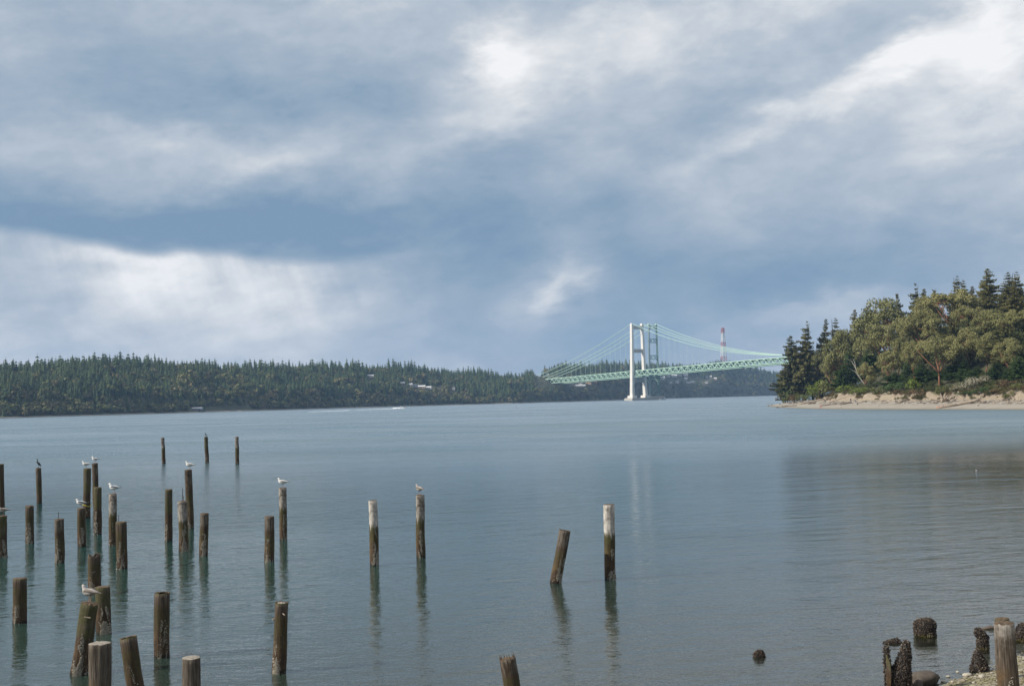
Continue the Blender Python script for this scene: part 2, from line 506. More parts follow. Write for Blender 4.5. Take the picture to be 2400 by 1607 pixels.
def sstep(a, b, x):
    t = min(1, max(0, (x - a) / (b - a))); return t * t * (3 - 2 * t)


def point_z(x, y, t=None):
    t = shore_dist(x, y) if t is None else t
    if t < 0: return max(-1.5, t * 0.12) - 0.05
    z = 2.7 * min(1, t / 19) ** 0.9
    hf = 1 - sstep(548, 612, y)
    rag = 4.6 * fbm(x, y, 0.10, 4) + 2.8 * fbm(x, y, 0.33, 3)
    z += hf * 3.4 * sstep(19.5, 22.5, t + rag * 1.3) * (0.85 + 0.5 * fbm(x, y, 0.12, 3))
    z += hf * (20 * sstep(22, 62, t) + 8 * sstep(60, 110, t))
    return z + 0.12 * fbm(x, y, 0.35, 3) * min(1, t / 6)


def material_point():
    m, n, b = new_mat('sandy_point')
    pos = geo_pos(n)
    sp = n.nodes.new('ShaderNodeSeparateXYZ'); n.links.new(pos, sp.inputs[0])
    Z = S(n, sp.outputs[2])
    f = noise_tex(n, pos, 0.25, 5, 0.6); g = noise_tex(n, pos, 1.7, 5, 0.65)
    sand = ramp(n, (f * 0.5 + g * 0.5), [(0.3, (.25, .222, .18)), (0.7, (.36, .325, .27))])
    clay = ramp(n, g, [(0.3, (.19, .15, .105)), (0.7, (.39, .325, .24))])
    soil = ramp(n, g, [(0.3, (.035, .04, .018)), (0.7, (.08, .075, .035))])
    c = mix_col(n, (Z + (f - 0.5) * 0.8).smooth(2.3, 3.2), sand, clay)
    c = mix_col(n, (Z + (f - 0.5) * 3.0).smooth(5.6, 6.8), c, soil)
    c = mix_col(n, (1 - (Z + (f - 0.5) * 0.5).smooth(0.25, 0.75)) * 0.5, c, (.17, .15, .105))
    c = mix_col(n, 1 - Z.smooth(0.03, 0.22), c, (.12, .10, .065))
    wr = (Z + (f - 0.5) * 0.7 - 1.5) * 9.0
    c = mix_col(n, ((wr * wr) * -1.0).exp() * g.smooth(0.45, 0.6) * 0.7, c, (.10, .075, .045))
    n.links.new(c, b.inputs['Base Color']); b.inputs['Roughness'].default_value = .85
    bump(n, b, g, 0.6, 0.25)
    return m


px_ = np.concatenate([np.arange(96, 200, 1.5), np.arange(200, 300, 6), np.arange(300, 660, 20)])
py_ = np.concatenate([np.arange(60, 300, 12), np.arange(300, 600, 1.8), np.arange(600, 700, 5), np.arange(700, 850, 15)])
nx = len(px_)
pv = [(x, y, point_z(x, y)) for y in py_ for x in px_]
pf = [(j * nx + i, j * nx + i + 1, (j + 1) * nx + i + 1, (j + 1) * nx + i) for j in range(len(py_) - 1) for i in range(nx - 1)]
tag(link('point_ground', np_mesh('point_ground', pv, pf, material_point(), True)), 'sandy beach and bluff of the wooded point', kind='structure')
POINT_BVH = BVHTree.FromPolygons([Vector(p) for p in pv], pf)


def on_point(px, py):               # the spot of the point's ground seen at a photo position
    hit = POINT_BVH.ray_cast(Vector((0, 0, CAM_H)), ray(px, py))
    return hit[0] if hit[0] else on_z(px, py)


def inland(px, t):                  # the spot in direction px that lies t metres behind the shoreline
    d = ray(px, 930); k_ = d.x / d.y
    Y = 300.0
    while Y < 700:
        if shore_dist(k_ * Y, Y) >= t: break
        Y += 1.0
    return k_ * Y, Y


# ---- the far wooded shore
STATION = [(-1100, 1150), (-500, 1230), (0, 1367), (200, 1470), (400, 1590), (571, 1740), (800, 1960), (1025, 2220), (1200, 2330), (1334, 2640), (1454, 2930), (1565, 3500),
           (1714, 3800), (1834, 4050), (2000, 4300), (2300, 4500), (2900, 4600)]
CREST = [(-1100, 850), (-250, 846), (0, 843), (120, 838), (250, 832), (480, 840), (535, 851), (720, 845), (920, 851), (1020, 857), (1107, 864), (1170, 871), (1215, 871), (1260, 860), (1310, 852), (1380, 848),
         (1450, 843), (1560, 847), (1640, 848), (1700, 841), (1755, 852), (1800, 863), (1845, 874), (1900, 886), (2100, 892), (2900, 870)]
BACK = 270.0


def lerp(tab, x):
    for (a, va), (b, vb) in zip(tab, tab[1:]):
        if x <= b: return va + (vb - va) * max(0, (x - a)) / (b - a)
    return tab[-1][1]


def horizon_y(px): return 930.5 - (px - 1487) * math.tan(-ROLL)


TREE_H = 23.0


def west_pt(px, t):
    d = lerp(STATION, px)
    k_ = (px - 1200) / F_PX
    Y = d + t
    H = max(12, CAM_H + (horizon_y(px) - lerp(CREST, px)) * (d + BACK) / F_PX - TREE_H)
    wob = fbm(px * 0.02, t * 0.012, 1.0, 3)
    tt = t + 75 * wob * sstep(10, 60, t)
    if t < 12: z = t * 0.13
    else:
        z = 1.5 + H * (0.34 * sstep(8, 60, tt) + 0.36 * sstep(40, 170, tt) + 0.30 * sstep(150, BACK, tt))
    z += H * 0.24 * fbm(px * 0.012, t * 0.006 + 5, 1.0, 3) * sstep(20, 90, t) * (1 - sstep(180, 260, t))
    return Vector((k_ * Y, Y, z))


ST = np.arange(-1100, 2901, 16.0)
TT = [-10, 0, 3, 8, 12, 18, 26, 36, 48, 62, 80, 100, 125, 150, 175, 200, 225, 250, 270, 300, 360, 460, 620, 800]
wv = [west_pt(s, t) if t >= 0 else west_pt(s, 0) + Vector((0, -6, -1.2)) for t in TT for s in ST]
nx = len(ST)
wf = [(j * nx + i, j * nx + i + 1, (j + 1) * nx + i + 1, (j + 1) * nx + i) for j in range(len(TT) - 1) for i in range(nx - 1)]


def material_west():
    m, n, b = new_mat('far_hillside')
    pos = geo_pos(n)
    sp = n.nodes.new('ShaderNodeSeparateXYZ'); n.links.new(pos, sp.inputs[0])
    Z = S(n, sp.outputs[2])
    f = noise_tex(n, pos, 0.02, 6, 0.65)
    soil = ramp(n, f, [(0.3, (.03, .035, .016)), (0.55, (.07, .07, .03)), (0.75, (.13, .11, .06))])
    c = mix_col(n, 1 - (Z + (f - 0.5) * 1.6).smooth(0.9, 1.9), soil, (.30, .27, .22))
    c = mix_col(n, 1 - Z.smooth(0.2, 0.6), c, (.10, .09, .07))
    n.links.new(c, b.inputs['Base Color']); b.inputs['Roughness'].default_value = .9
    return m


tag(link('far_hills', np_mesh('far_hills', wv, wf, material_west(), True)), 'steep wooded hills of the far shore', kind='structure')
WEST_BVH = BVHTree.FromPolygons([Vector(p) for p in wv], wf)


def on_west(px, py):
    hit = WEST_BVH.ray_cast(Vector((0, 0, CAM_H)), ray(px, py))
    return hit[0]


# ---- the air over the strait
def haze():
    m = bpy.data.materials.new('haze'); m.use_nodes = True
    n = m.node_tree; n.nodes.clear()
    o = n.nodes.new('ShaderNodeOutputMaterial'); v = n.nodes.new('ShaderNodeVolumePrincipled')
    v.inputs['Color'].default_value = (0.38, 0.62, 1.0, 1)
    v.inputs['Density'].default_value = HAZE_DENSITY
    v.inputs['Anisotropy'].default_value = 0.0
    n.links.new(v.outputs[0], o.inputs['Volume'])
    hb = MB(); zc = (290 + -8) / 2
    hb.box(((X0 + X1) / 2, (Y0 + Y1) / 2, zc), (X1 - X0 + 40, Y1 - Y0 + 40, 298))
    tag(link('haze', hb.mesh('haze', m)), 'thin blue haze lying over the strait', kind='stuff')


HAZE_DENSITY = 0.000075
haze()

# ================================================================== FAR SHORE: BUILDINGS FIRST (trees keep clear of them)
rng = np.random.default_rng(11)
M_WALLS = {'white': plain('white_boards', (.72, .70, .66), .7, var=.06), 'tan': plain('tan_boards', (.46, .33, .22), .7),
           'grey': plain('grey_boards', (.30, .32, .34), .7), 'brown': plain('brown_boards', (.25, .15, .09), .7), 'blue': plain('blue_boards', (.30, .38, .46), .7)}
M_ROOFS = {'white': plain('pale_roof', (.66, .66, .66), .6), 'grey': plain('grey_roof', (.20, .20, .21), .8), 'brown': plain('brown_roof', (.16, .11, .08), .8)}
M_GLASS = plain('dark_window', (.03, .04, .05), .15, spec=.6)
HOUSES = [  # px, py of the foot, width m, height m, wall, roof, label
    (989, 910, 13, 6, 'tan', 'white', 'tan house with a pale roof in the clearing above the far shore'),
    (1004, 911, 12, 5, 'white', 'white', 'low house with a broad white roof beside the tan house in the clearing'),
    (975, 906, 10, 6, 'blue', 'grey', 'small blue grey house at the edge of the clearing on the far bluff'),
    (963, 904, 6, 5, 'white', 'white', 'tiny white house half hidden in firs beside the clearing'),
    (869, 883.5, 11, 5, 'white', 'white', 'white house alone among firs high on the far slope'),
    (944, 900, 8, 4, 'grey', 'white', 'low pale roofed house in the trees near the clearing'),
    (1062, 912.5, 8, 5, 'white', 'grey', 'white house with a grey roof in the firs past the clearing'),
    (806, 873, 7, 6, 'white', 'grey', 'small white house near the ridge above the motorboat'),
    (1355, 905.5, 32, 4, 'white', 'white', 'long low white building on the bluff under the bridge side span'),
    (1379, 901, 13, 11, 'tan', 'brown', 'tall tan house under the bridge side span'),
    (1360, 900, 9, 6, 'white', 'grey', 'white gabled house behind the long low white building'),
    (1341, 907, 10, 6, 'tan', 'grey', 'tan house at the end of the long low white building'),
    (1394, 899, 9, 6, 'brown', 'brown', 'brown house beside the tall tan house under the bridge'),
    (1553, 889, 13, 9, 'white', 'white', 'white house just past the green bridge tower'),
    (1565, 883.5, 12, 8, 'white', 'grey', 'white house with a grey roof below the main span'),
    (1579, 884, 20, 8, 'white', 'white', 'wide white house in the hillside row below the main span'),
    (1592, 881, 15, 9, 'white', 'grey', 'tall white house at the top of the hillside row'),
    (1605, 881, 17, 11, 'white', 'white', 'biggest white house at the end of the hillside row'),
    (1607, 889.5, 9, 7, 'white', 'white', 'narrow white house right below the biggest white house'),
    (1587, 897.5, 10, 9, 'white', 'grey', 'white house alone under the hillside row'),
    (1572, 899, 7, 5, 'white', 'white', 'tiny white cottage lowest on the slope past the green tower'),
    (1613, 898, 13, 6, 'white', 'grey', 'pale low house in the lower pair below the main span'),
    (1623, 897, 11, 5, 'white', 'white', 'white house beside the pale low house of the lower pair'),
    (1656, 886, 8, 8, 'white', 'grey', 'narrow white house in the trees below the lattice pylon'),
    (1665.5, 884.5, 7, 6, 'white', 'white', 'small white house uphill of the narrow house below the pylon'),
    (1677, 890, 8, 7, 'tan', 'white', 'pale tan house deep in the trees below the pylon'),
    (1656, 898, 9, 6, 'white', 'grey', 'white gabled house lowest below the pylon'),
    (462, 960, 15, 3.6, 'grey', 'white', 'long grey shed with a pale roof at the water of the far shore'),
]
HOUSE_PX = []


def house(px, py, w_, h_, wall, roof, label):
    p = on_west(px, py)
    if p is None: return
    d_ = min(w_ * .7, 10)
    o = empty('hillside_house', (p.x, p.y, p.z - 0.5), random.uniform(-.3, .3), label, 'house', 'houses on the far hillside')
    wm = MB(); hw, hd = w_ / 2, d_ / 2; hh = h_ * .68
    wm.box((0, 0, hh / 2), (w_, d_, hh))
    wm.add([(-hw, -hd, hh), (-hw, hd, hh), (-hw, 0, h_), (hw, -hd, hh), (hw, hd, hh), (hw, 0, h_)], [(0, 2, 1), (3, 4, 5)])
    link('wall', wm.mesh('house_wall', M_WALLS[wall]), o)
    rm = MB(); e = .6
    for s in (-1, 1):
        q = [(-hw - e, s * (hd + e), hh - .3), (hw + e, s * (hd + e), hh - .3), (hw + e, 0, h_ + .1), (-hw - e, 0, h_ + .1)]
        q2 = [(a, b, c + .35) for a, b, c in q]
        rm.add(q + q2, [(0, 1, 2, 3), (7, 6, 5, 4), (0, 4, 5, 1), (1, 5, 6, 2), (2, 6, 7, 3), (3, 7, 4, 0)])
    link('roof', rm.mesh('house_roof', M_ROOFS[roof]), o)
    k_ = max(2, int(w_ / 4))
    gm = MB(); gm.box((0, 0, 0), (1.5, .16, 1.5)); gme = gm.mesh('house_window', M_GLASS)
    rows = 1 if h_ < 7.5 else 2
    for r_ in range(rows):
        for i in range(k_):
            x = -hw + (i + .5) * w_ / k_
            g = link('window', gme, o); g.location = (x, -hd - .02, hh * (.5 if rows == 1 else (.27 + .45 * r_)))
    HOUSE_PX.append((px, py, w_ / p.y * F_PX, h_ / p.y * F_PX, p.y))


for h_ in HOUSES: house(*h_)

# ================================================================== FAR FOREST


def conifer_arrays(seed, tiers=7, br=7, R0=.17, narrow=.72):
    """a fir a few hundred metres off: jagged drooping tiers round a dark core; height 1"""
    r_ = np.random.default_rng(seed); V, Fc = [], []
    for t in range(tiers):
        f = t / (tiers - 1)
        z0 = .10 + .86 * f ** .95
        rad = R0 * (1 - f) ** narrow + .012
        dz_ = .20 * (1 - f) + .07
        off = r_.uniform(0, 6.28)
        for b_ in range(br):
            a = off + 6.283 * b_ / br + r_.uniform(-.25, .25)
            rr = rad * r_.uniform(.6, 1.25); wd = .55 * 6.283 / br
            tip = (rr * math.cos(a), rr * math.sin(a), z0 - dz_ * r_.uniform(.15, .5))
            apex = (0, 0, min(1.0, z0 + dz_ * .75))
            l_ = (rr * .62 * math.cos(a - wd), rr * .62 * math.sin(a - wd), z0 - dz_ * .05)
            q_ = (rr * .62 * math.cos(a + wd), rr * .62 * math.sin(a + wd), z0 - dz_ * .05)
            k_ = len(V); V += [apex, l_, tip, q_]; Fc += [(k_, k_ + 1, k_ + 2), (k_, k_ + 2, k_ + 3)]
    k_ = len(V)                                            # trunk
    for zz, rr in ((0, .012), (.5, .008)):
        for i in range(4): V.append((rr * math.cos(i * 1.57), rr * math.sin(i * 1.57), zz))
    for i in range(4):
        j = (i + 1) % 4
        Fc += [(k_ + i, k_ + j, k_ + 4 + j), (k_ + i, k_ + 4 + j, k_ + 4 + i)]
    return np.array(V), np.array(Fc)


def bushy_arrays(seed, lumps=9, leaf=9, h=1.0, rx=.42):
    """a broad-leaved tree far off: lumps of leaf faces on a short trunk; height 1"""
    r_ = np.random.default_rng(seed); V, Fc = [], []
    for _ in range(lumps):
        a, rr = r_.uniform(0, 6.28), rx * math.sqrt(r_.uniform(0, 1)) * .7
        cz = r_.uniform(.38, .80) - rr * .3
        c = np.array((rr * math.cos(a), rr * math.sin(a), cz)); s = r_.uniform(.14, .24)
        for _ in range(leaf):
            d = r_.normal(size=3); d /= np.linalg.norm(d); d[2] = abs(d[2]) * .9 - .25
            p = c + d * s * r_.uniform(.7, 1.05)
            t1 = np.cross(d, r_.normal(size=3)); t1 /= np.linalg.norm(t1) + 1e-6; t2 = np.cross(d, t1)
            e = s * .62
            k_ = len(V); V += [p - t1 * e, p + t2 * e * .9 + d * e * .15, p + t1 * e, p - t2 * e * .9]
            Fc += [(k_, k_ + 1, k_ + 2), (k_, k_ + 2, k_ + 3)]
    k_ = len(V)
    for zz, rr in ((0, .025), (.55, .015)):
        for i in range(4): V.append((rr * math.cos(i * 1.57), rr * math.sin(i * 1.57), zz))
    for i in range(4):
        j = (i + 1) % 4
        Fc += [(k_ + i, k_ + j, k_ + 4 + j), (k_ + i, k_ + 4 + j, k_ + 4 + i)]
    return np.array([np.asarray(v, float) for v in V]), np.array(Fc)


FIR_VAR = [conifer_arrays(i, tiers=t, br=b_, R0=r0) for i, (t, b_, r0) in enumerate([(7, 8, .24), (8, 7, .20), (6, 8, .29), (7, 8, .26), (8, 7, .17), (6, 7, .32)])]
BUSH_VAR = [bushy_arrays(20 + i, lumps=l_, leaf=9, rx=r0) for i, (l_, r0) in enumerate([(11, .42), (9, .36), (13, .5), (10, .30)])]


def hides_house(p, hgt, wid):
    q = proj(p); top = proj(p + Vector((0, 0, hgt)))
    for hx, hy, hw, hh, Y in HOUSE_PX:
        if p.y < Y + 4 and abs(q[0] - hx) < (hw / 2 + wid / p.y * F_PX * .35) and top[1] < hy - hh * .35 and q[1] > hy - hh: return True
    return False


CLEAR = [(480, 590, 953, 966), (985, 1040, 905, 922), (1310, 1400, 896, 912), (1550, 1680, 885, 900)]   # thinner growth
spots = []
for s in np.arange(-300, 2050, 9.0):
    d0 = lerp(STATION, s)
    step = 9.0 * max(1, d0 / 2600)
    t = 10.0 + rng.uniform(0, 6)
    while t < 345:
        if not (t > 290 and rng.random() < .4):
            ss = s + rng.uniform(-5.5, 5.5); tt_ = t + rng.uniform(-4, 4)
            spots.append((ss, tt_))
        t += step * (1.0 if t < 200 else 1.25)
firs, bushes = [], []


def under_deck(p, hgt):             # the slope below the bridge end is kept low so that the deck stays clear
    q = proj(p)
    if not (1252 < q[0] < 1352 and p.y < 2800): return hgt
    return max(4.5, min(hgt, on_y(q[0], 907 - (q[0] - 1235) * .085, p.y).z - p.z))


for ss, t in spots:
    p = west_pt(ss, t)
    patch = fbm(p.x * .006, p.y * .006 + 4, 1.0, 3)
    low = t < 48 + 60 * patch + (70 if ss > 1300 else 0) + (50 if 960 < ss < 1090 else 0) + (45 if 430 < ss < 560 else 0)
    q = proj(p)
    if any(a < q[0] < b_ and c < q[1] < d_ for a, b_, c, d_ in CLEAR) and rng.random() < .92: continue
    if (low and rng.random() < .74) or (not low and rng.random() < .13 + max(0, patch) * .35 + (.25 if 400 < ss < 580 and 60 < t < 260 else 0)):
        hgt = rng.uniform(8, 16) if low else rng.uniform(12, 19)
        hgt = under_deck(p, hgt)
        if hgt < 3.5 or hides_house(p, hgt, hgt): continue
        bushes.append((p, hgt, hgt * rng.uniform(.8, 1.25), ss, t))
    else:
        edge_ = t > 200
        hgt = rng.uniform(13, 22) if not edge_ else rng.uniform(14, 24) if rng.random() < .88 else rng.uniform(23, 29)
        if t < 40: hgt *= .75
        hgt *= 1 + .55 * fbm(p.x * .011 + 9, p.y * .011, 1.0, 2)
        hgt = under_deck(p, hgt)
        if hgt < 3.5 or hides_house(p, hgt, 6): continue
        firs.append((p, hgt, hgt * rng.uniform(.85, 1.2), ss, t))


def place_far(items, var, mat, mat_t, name, label, cat, grp, mass_name, mass_label, n_ind):
    def score(it):
        p, hgt, wd, ss, t = it
        if ss < -25 or ss > 1830: return -1
        vis = 1.0 if (t < 30 or 215 < t < 300) else .55
        return vis * hgt / p.y
    order = sorted(range(len(items)), key=lambda i: -score(items[i]))
    meshes = [np_mesh(name, v_, f_, mat) for v_, f_ in var]
    for i in order[:n_ind]:
        p, hgt, wd, ss, t = items[i]
        o = link(name, meshes[i % len(meshes)])
        o.location = (p.x, p.y, p.z - .4); o.scale = (wd, wd, hgt); o.rotation_euler = (0, 0, rng.uniform(0, 6.28))
        lab = label(items[i], i) if callable(label) else label
        tag(o, lab, cat, grp if not callable(grp) else grp(lab))
    V, Fc, A, base = [], [], [], 0
    for i in order[n_ind:]:
        p, hgt, wd, ss, t = items[i]
        v_, f_ = var[i % len(var)]
        a = rng.uniform(0, 6.28); c, s_ = math.cos(a), math.sin(a)
        w_ = np.empty_like(v_)
        w_[:, 0] = (v_[:, 0] * c - v_[:, 1] * s_) * wd + p.x
        w_[:, 1] = (v_[:, 0] * s_ + v_[:, 1] * c) * wd + p.y
        w_[:, 2] = v_[:, 2] * hgt + p.z - .4
        V.append(w_); Fc.append(f_ + base); base += len(v_); A.append(np.full(len(v_), rng.random()))
    if V:
        tag(link(mass_name, np_mesh(mass_name, np.concatenate(V), np.concatenate(Fc), mat_t, attr=np.concatenate(A))), mass_label, kind='stuff')


def where(it):
    p, hgt, wd, ss, t = it
    if ss < 420: a = 'left of the grey shed'
    elif ss < 960: a = 'past the grey shed'
    elif ss < 1230: a = 'past the house clearing'
    elif ss < 1500: a = 'behind the bridge side span'
    else: a = 'on the hill beyond the bridge towers'
    b_ = 'at the foot of the far shore' if t < 45 else 'on the skyline' if t > 205 else 'half way up the far slope'
    return a, b_


def fir_label(it, i): a, b_ = where(it); return 'dark pointed fir ' + b_ + ' ' + a
def bush_label(it, i): a, b_ = where(it); return 'olive or tan tree ' + b_ + ' ' + a


place_far(firs, FIR_VAR, M_FARFIR, M_FARFIR_T, 'fir_tree', fir_label, 'tree', lambda lab: 'firs' + lab[16:],
          'fir_forest', 'dense dark fir forest covering the far hills', 300)
M_FARLEAF_T = leafy('far_leaves_mass', [(.07, .095, .028), (.12, .13, .04), (.16, .14, .06), (.21, .15, .085)], 0.02, True, rough=.7)
place_far(bushes, BUSH_VAR, M_FARLEAF, M_FARLEAF_T, 'broadleaf_tree', bush_label, 'tree',
          lambda lab: 'broadleaf trees' + lab[17:], 'broadleaf_thicket', 'olive and tan broadleaf growth along the far shore', 280)
print('far firs', len(firs), 'bushes', len(bushes))

# ================================================================== THE TWO BRIDGES
BD = Vector((0.60, -0.80, 0)); BN = Vector((0.80, 0.60, 0))     # along the bridge to the right; across it, away from us
TOWER = Vector((254, 2455, 0))
SPAN, SIDE, PERIOD, DEPTH = 853.0, 368.0, 16.0, 9.6


def deck_z(s): return 59.3 + .030 * s if s < 300 else 59.3 + 9.0 + .030 * (s - 300) - .030 * (s - 300) ** 2 / 520


def bpt(s, n, z, base): return base + BD * s + BN * n + Vector((0, 0, z))


def box_mesh(name, a, b, w_, h_, mat):
    m_ = MB(); m_.bar(a, b, w_, h_); return m_.mesh(name, mat)


M_GREEN_G = plain('greyed_green_paint', (.30, .38, .37), .55, var=.1, scale=.1)


def bridge(base, new, label):
    M1 = M_GREEN if new else M_GREEN_D
    root = empty('suspension_bridge', base, 0, label, 'bridge', 'the pair of suspension bridges')
    O = Vector((0, 0, 0))
    halfw = 12.0 if new else 9.0
    ang = BD.to_track_quat('X', 'Z').to_matrix()
    # --- deck truss
    tr = empty('truss', parent=root)
    S0, S1 = -SIDE - 16, SPAN + 60
    ss_ = np.arange(S0, S1 + .1, PERIOD)
    for n_ in (-halfw, halfw):
        for nm, dzz, hh, mt in (('top_chord', 0.0, 1.5, M_GREEN), ('bottom_chord', -DEPTH, 1.1, M_GREEN)):
            m_ = MB()
            for a, b_ in zip(ss_[:-1], ss_[1:]):
                m_.bar(bpt(a, n_, deck_z(a) + dzz, O), bpt(b_ + .3, n_, deck_z(b_ + .3) + dzz, O), .9, hh)
            link(nm, m_.mesh(nm, mt), tr)
    m_ = MB()
    for a, b_ in zip(ss_[:-1], ss_[1:]):
        m_.bar(bpt(a, 0, deck_z(a) - .9, O), bpt(b_ + .3, 0, deck_z(b_ + .3) - .9, O), halfw * 2 - 1.4, .7)
    link('roadway', m_.mesh('roadway', M_ROAD), tr)
    up = MB(); up.bar((0, 0, 0), BD * (PERIOD / 2) + Vector((0, 0, DEPTH - .8)), .95, 1.0); upm = up.mesh('diagonal', M_GREEN)
    dn = MB(); dn.bar((0, 0, DEPTH - .8), BD * (PERIOD / 2), .95, 1.0); dnm = dn.mesh('diagonal', M_GREEN)
    po = MB(); po.bar((0, 0, 0), (0, 0, DEPTH - .8), .4, .4); pom = po.mesh('post', M1)
    cb = MB(); cb.bar(BN * (-halfw + .5), BN * (halfw - .5), .6, .7); cbm = cb.mesh('cross_beam', M1)
    br = MB(); br.bar(BN * (-halfw + .5), BN * (halfw - .5) + BD * (PERIOD / 2), .45, .45); brm = br.mesh('wind_brace', M1)
    for s in ss_[:-1]:
        if s > SPAN * .62: break
        for n_ in (-halfw, halfw):
            for me_, so in ((upm, 0), (dnm, PERIOD / 2)):
                o = link('diagonal', me_, tr); o.location = bpt(s + so, n_, deck_z(s + so) - DEPTH + .4, O)
            o = link('post', pom, tr); o.location = bpt(s + PERIOD / 2, n_, deck_z(s + PERIOD / 2) - DEPTH + .4, O)
        for so in (0, PERIOD / 2):
            o = link('cross_beam', cbm, tr); o.location = bpt(s + so, 0, deck_z(s + so) - DEPTH + .1, O)
        o = link('wind_brace', brm, tr); o.location = bpt(s, 0, deck_z(s) - DEPTH + .1, O)
    # --- towers
    for s0 in (0.0, SPAN):
        tw = empty('tower', parent=root)
        tw.location = BD * s0
        TOPN, BOTN, TZ = 14.0, 18.0, 153.5
        if new:
            for sg in (-1, 1):
                m_ = MB(); ring = []
                for z, n_, w_, l_ in ((9, BOTN, 6.2, 7.6), (55, BOTN - 1.6, 5.6, 6.8), (110, TOPN + 1.0, 5.0, 6.0), (TZ, TOPN, 4.6, 5.6)):
                    for a, b_ in ((-1, -1), (1, -1), (1, 1), (-1, 1)): ring.append(BD * (a * l_ / 2) + BN * (sg * n_ + b_ * w_ / 2) + Vector((0, 0, z)))
                fs = [(i * 4 + k_, i * 4 + (k_ + 1) % 4, i * 4 + 4 + (k_ + 1) % 4, i * 4 + 4 + k_) for i in range(3) for k_ in range(4)] + [(3, 2, 1, 0), (12, 13, 14, 15)]
                m_.add(ring, fs); leg = link('tower_leg', m_.mesh('tower_leg', M_CONC), tw)
                m_ = MB(); m_.box(BN * (sg * TOPN) + Vector((0, 0, TZ + 1.2)), (5, 4, 2.4), rot=ang); link('cable_saddle', m_.mesh('cable_saddle', M_WHITE), tw)
                m_ = MB(); m_.box(BN * (sg * BOTN) + Vector((0, 0, 7.2)), (15, 12, 5.4), rot=ang); link('pedestal', m_.mesh('pedestal', M_CONC), tw)
            for z, hh, n_ in ((147.5, 6.5, TOPN), (100, 7.5, TOPN + 1.5), (41, 9.5, BOTN - 1.5)):
                m_ = MB(); m_.box((0, 0, z), (4.4, n_ * 2 - 4.6, hh), rot=ang)
                for q in range(6):
                    for f_ in (-1, 1): m_.box(BN * ((q - 2.5) * (n_ * 2 - 8) / 6) + BD * (f_ * 2.3) + Vector((0, 0, z)), (.3, (n_ * 2 - 8) / 6 - 1, hh - 2), rot=ang)
                link('strut', m_.mesh('strut', M_CONC_D), tw)
            m_ = MB(); m_.box((0, 0, 2.2), (24, 58, 4.6), rot=ang); m_.box((0, 0, 4.8), (21, 54, .8), rot=ang); link('pier', m_.mesh('pier', M_CONC_D), tw)
        else:
            TOPN, BOTN = 10.5, 13.0
            m_ = None
            for sg in (-1, 1):
                m_ = MB()
                m_.tube([BN * (sg * BOTN) + Vector((0, 0, 6)), BN * (sg * (BOTN - 1.2)) + Vector((0, 0, 60)), BN * (sg * TOPN) + Vector((0, 0, TZ))], [2.6, 2.3, 1.9], 4)
                for q in (-1, 1):
                    m_.bar(BN * (sg * BOTN + q * 1.1) + BD * 2.2 + Vector((0, 0, 8)), BN * (sg * TOPN + q * .9) + BD * 1.7 + Vector((0, 0, TZ - 1)), .5, .5)
                link('tower_leg', m_.mesh('tower_leg', M_GREEN_G if sg < 0 else M_GREEN_D), tw)
                m_ = MB(); m_.box(BN * (sg * TOPN) + Vector((0, 0, TZ + .8)), (4, 3.4, 2.2), rot=ang); link('cable_saddle', m_.mesh('cable_saddle', M_GREEN), tw)
            for z, hh in ((149, 8), (121, 8.5), (87, 9), (54, 3), (24, 3)):
                m_ = MB(); nn = TOPN + (BOTN - TOPN) * (1 - z / TZ) - 1.6
                for q in (-1, 1): m_.bar(BN * -nn + Vector((0, 0, z + q * (hh / 2 - .5))), BN * nn + Vector((0, 0, z + q * (hh / 2 - .5))), 1.2, 1.1)
                if hh > 5:
                    for k_ in range(2):
                        a, b_ = -nn + k_ * nn, -nn + (k_ + 1) * nn
                        for q in (-1, 1): m_.bar(BN * a + Vector((0, 0, z - q * hh / 2)), BN * b_ + Vector((0, 0, z + q * hh / 2)), .9, .9)
                link('strut', m_.mesh('strut', M_GREEN_D), tw)
            for z0, z1 in ((8, 24), (25, 53)):
                for q in (-1, 1):
                    m_ = MB(); m_.bar(BN * (-q * (BOTN - 1.5)) + Vector((0, 0, z0)), BN * (q * (BOTN - 1.5)) + Vector((0, 0, z1)), 1.0, 1.0); link('cross_brace', m_.mesh('cross_brace', M_GREEN_D), tw)
            m_ = MB(); m_.box((0, 0, 3.5), (20, 40, 7), rot=ang); m_.box((0, 0, 7.4), (18, 36, .9), rot=ang); link('pier', m_.mesh('pier', M_CONC_D), tw)
            for q in (-1, 1):                                    # deck brackets on the tower
                for e in (-1, 1):
                    m_ = MB(); m_.bar(BN * (q * BOTN) + Vector((0, 0, 33)), BN * (q * BOTN) + BD * (e * 13) + Vector((0, 0, 49)), .8, .8); link('deck_bracket', m_.mesh('deck_bracket', M_GREEN), tw)
    # --- cables and hangers
    CN = 14.0 if new else 10.5

    def cable_z(s):
        top = 155.5
        if s < 0:
            f = -s / SIDE; end = deck_z(-SIDE) + 1.5
            return top + (end - top) * f - 4 * 11.0 * f * (1 - f)
        f = (s - SPAN / 2) / (SPAN / 2)
        zm = deck_z(SPAN / 2) + 2.5
        return zm + (top - zm) * f * f
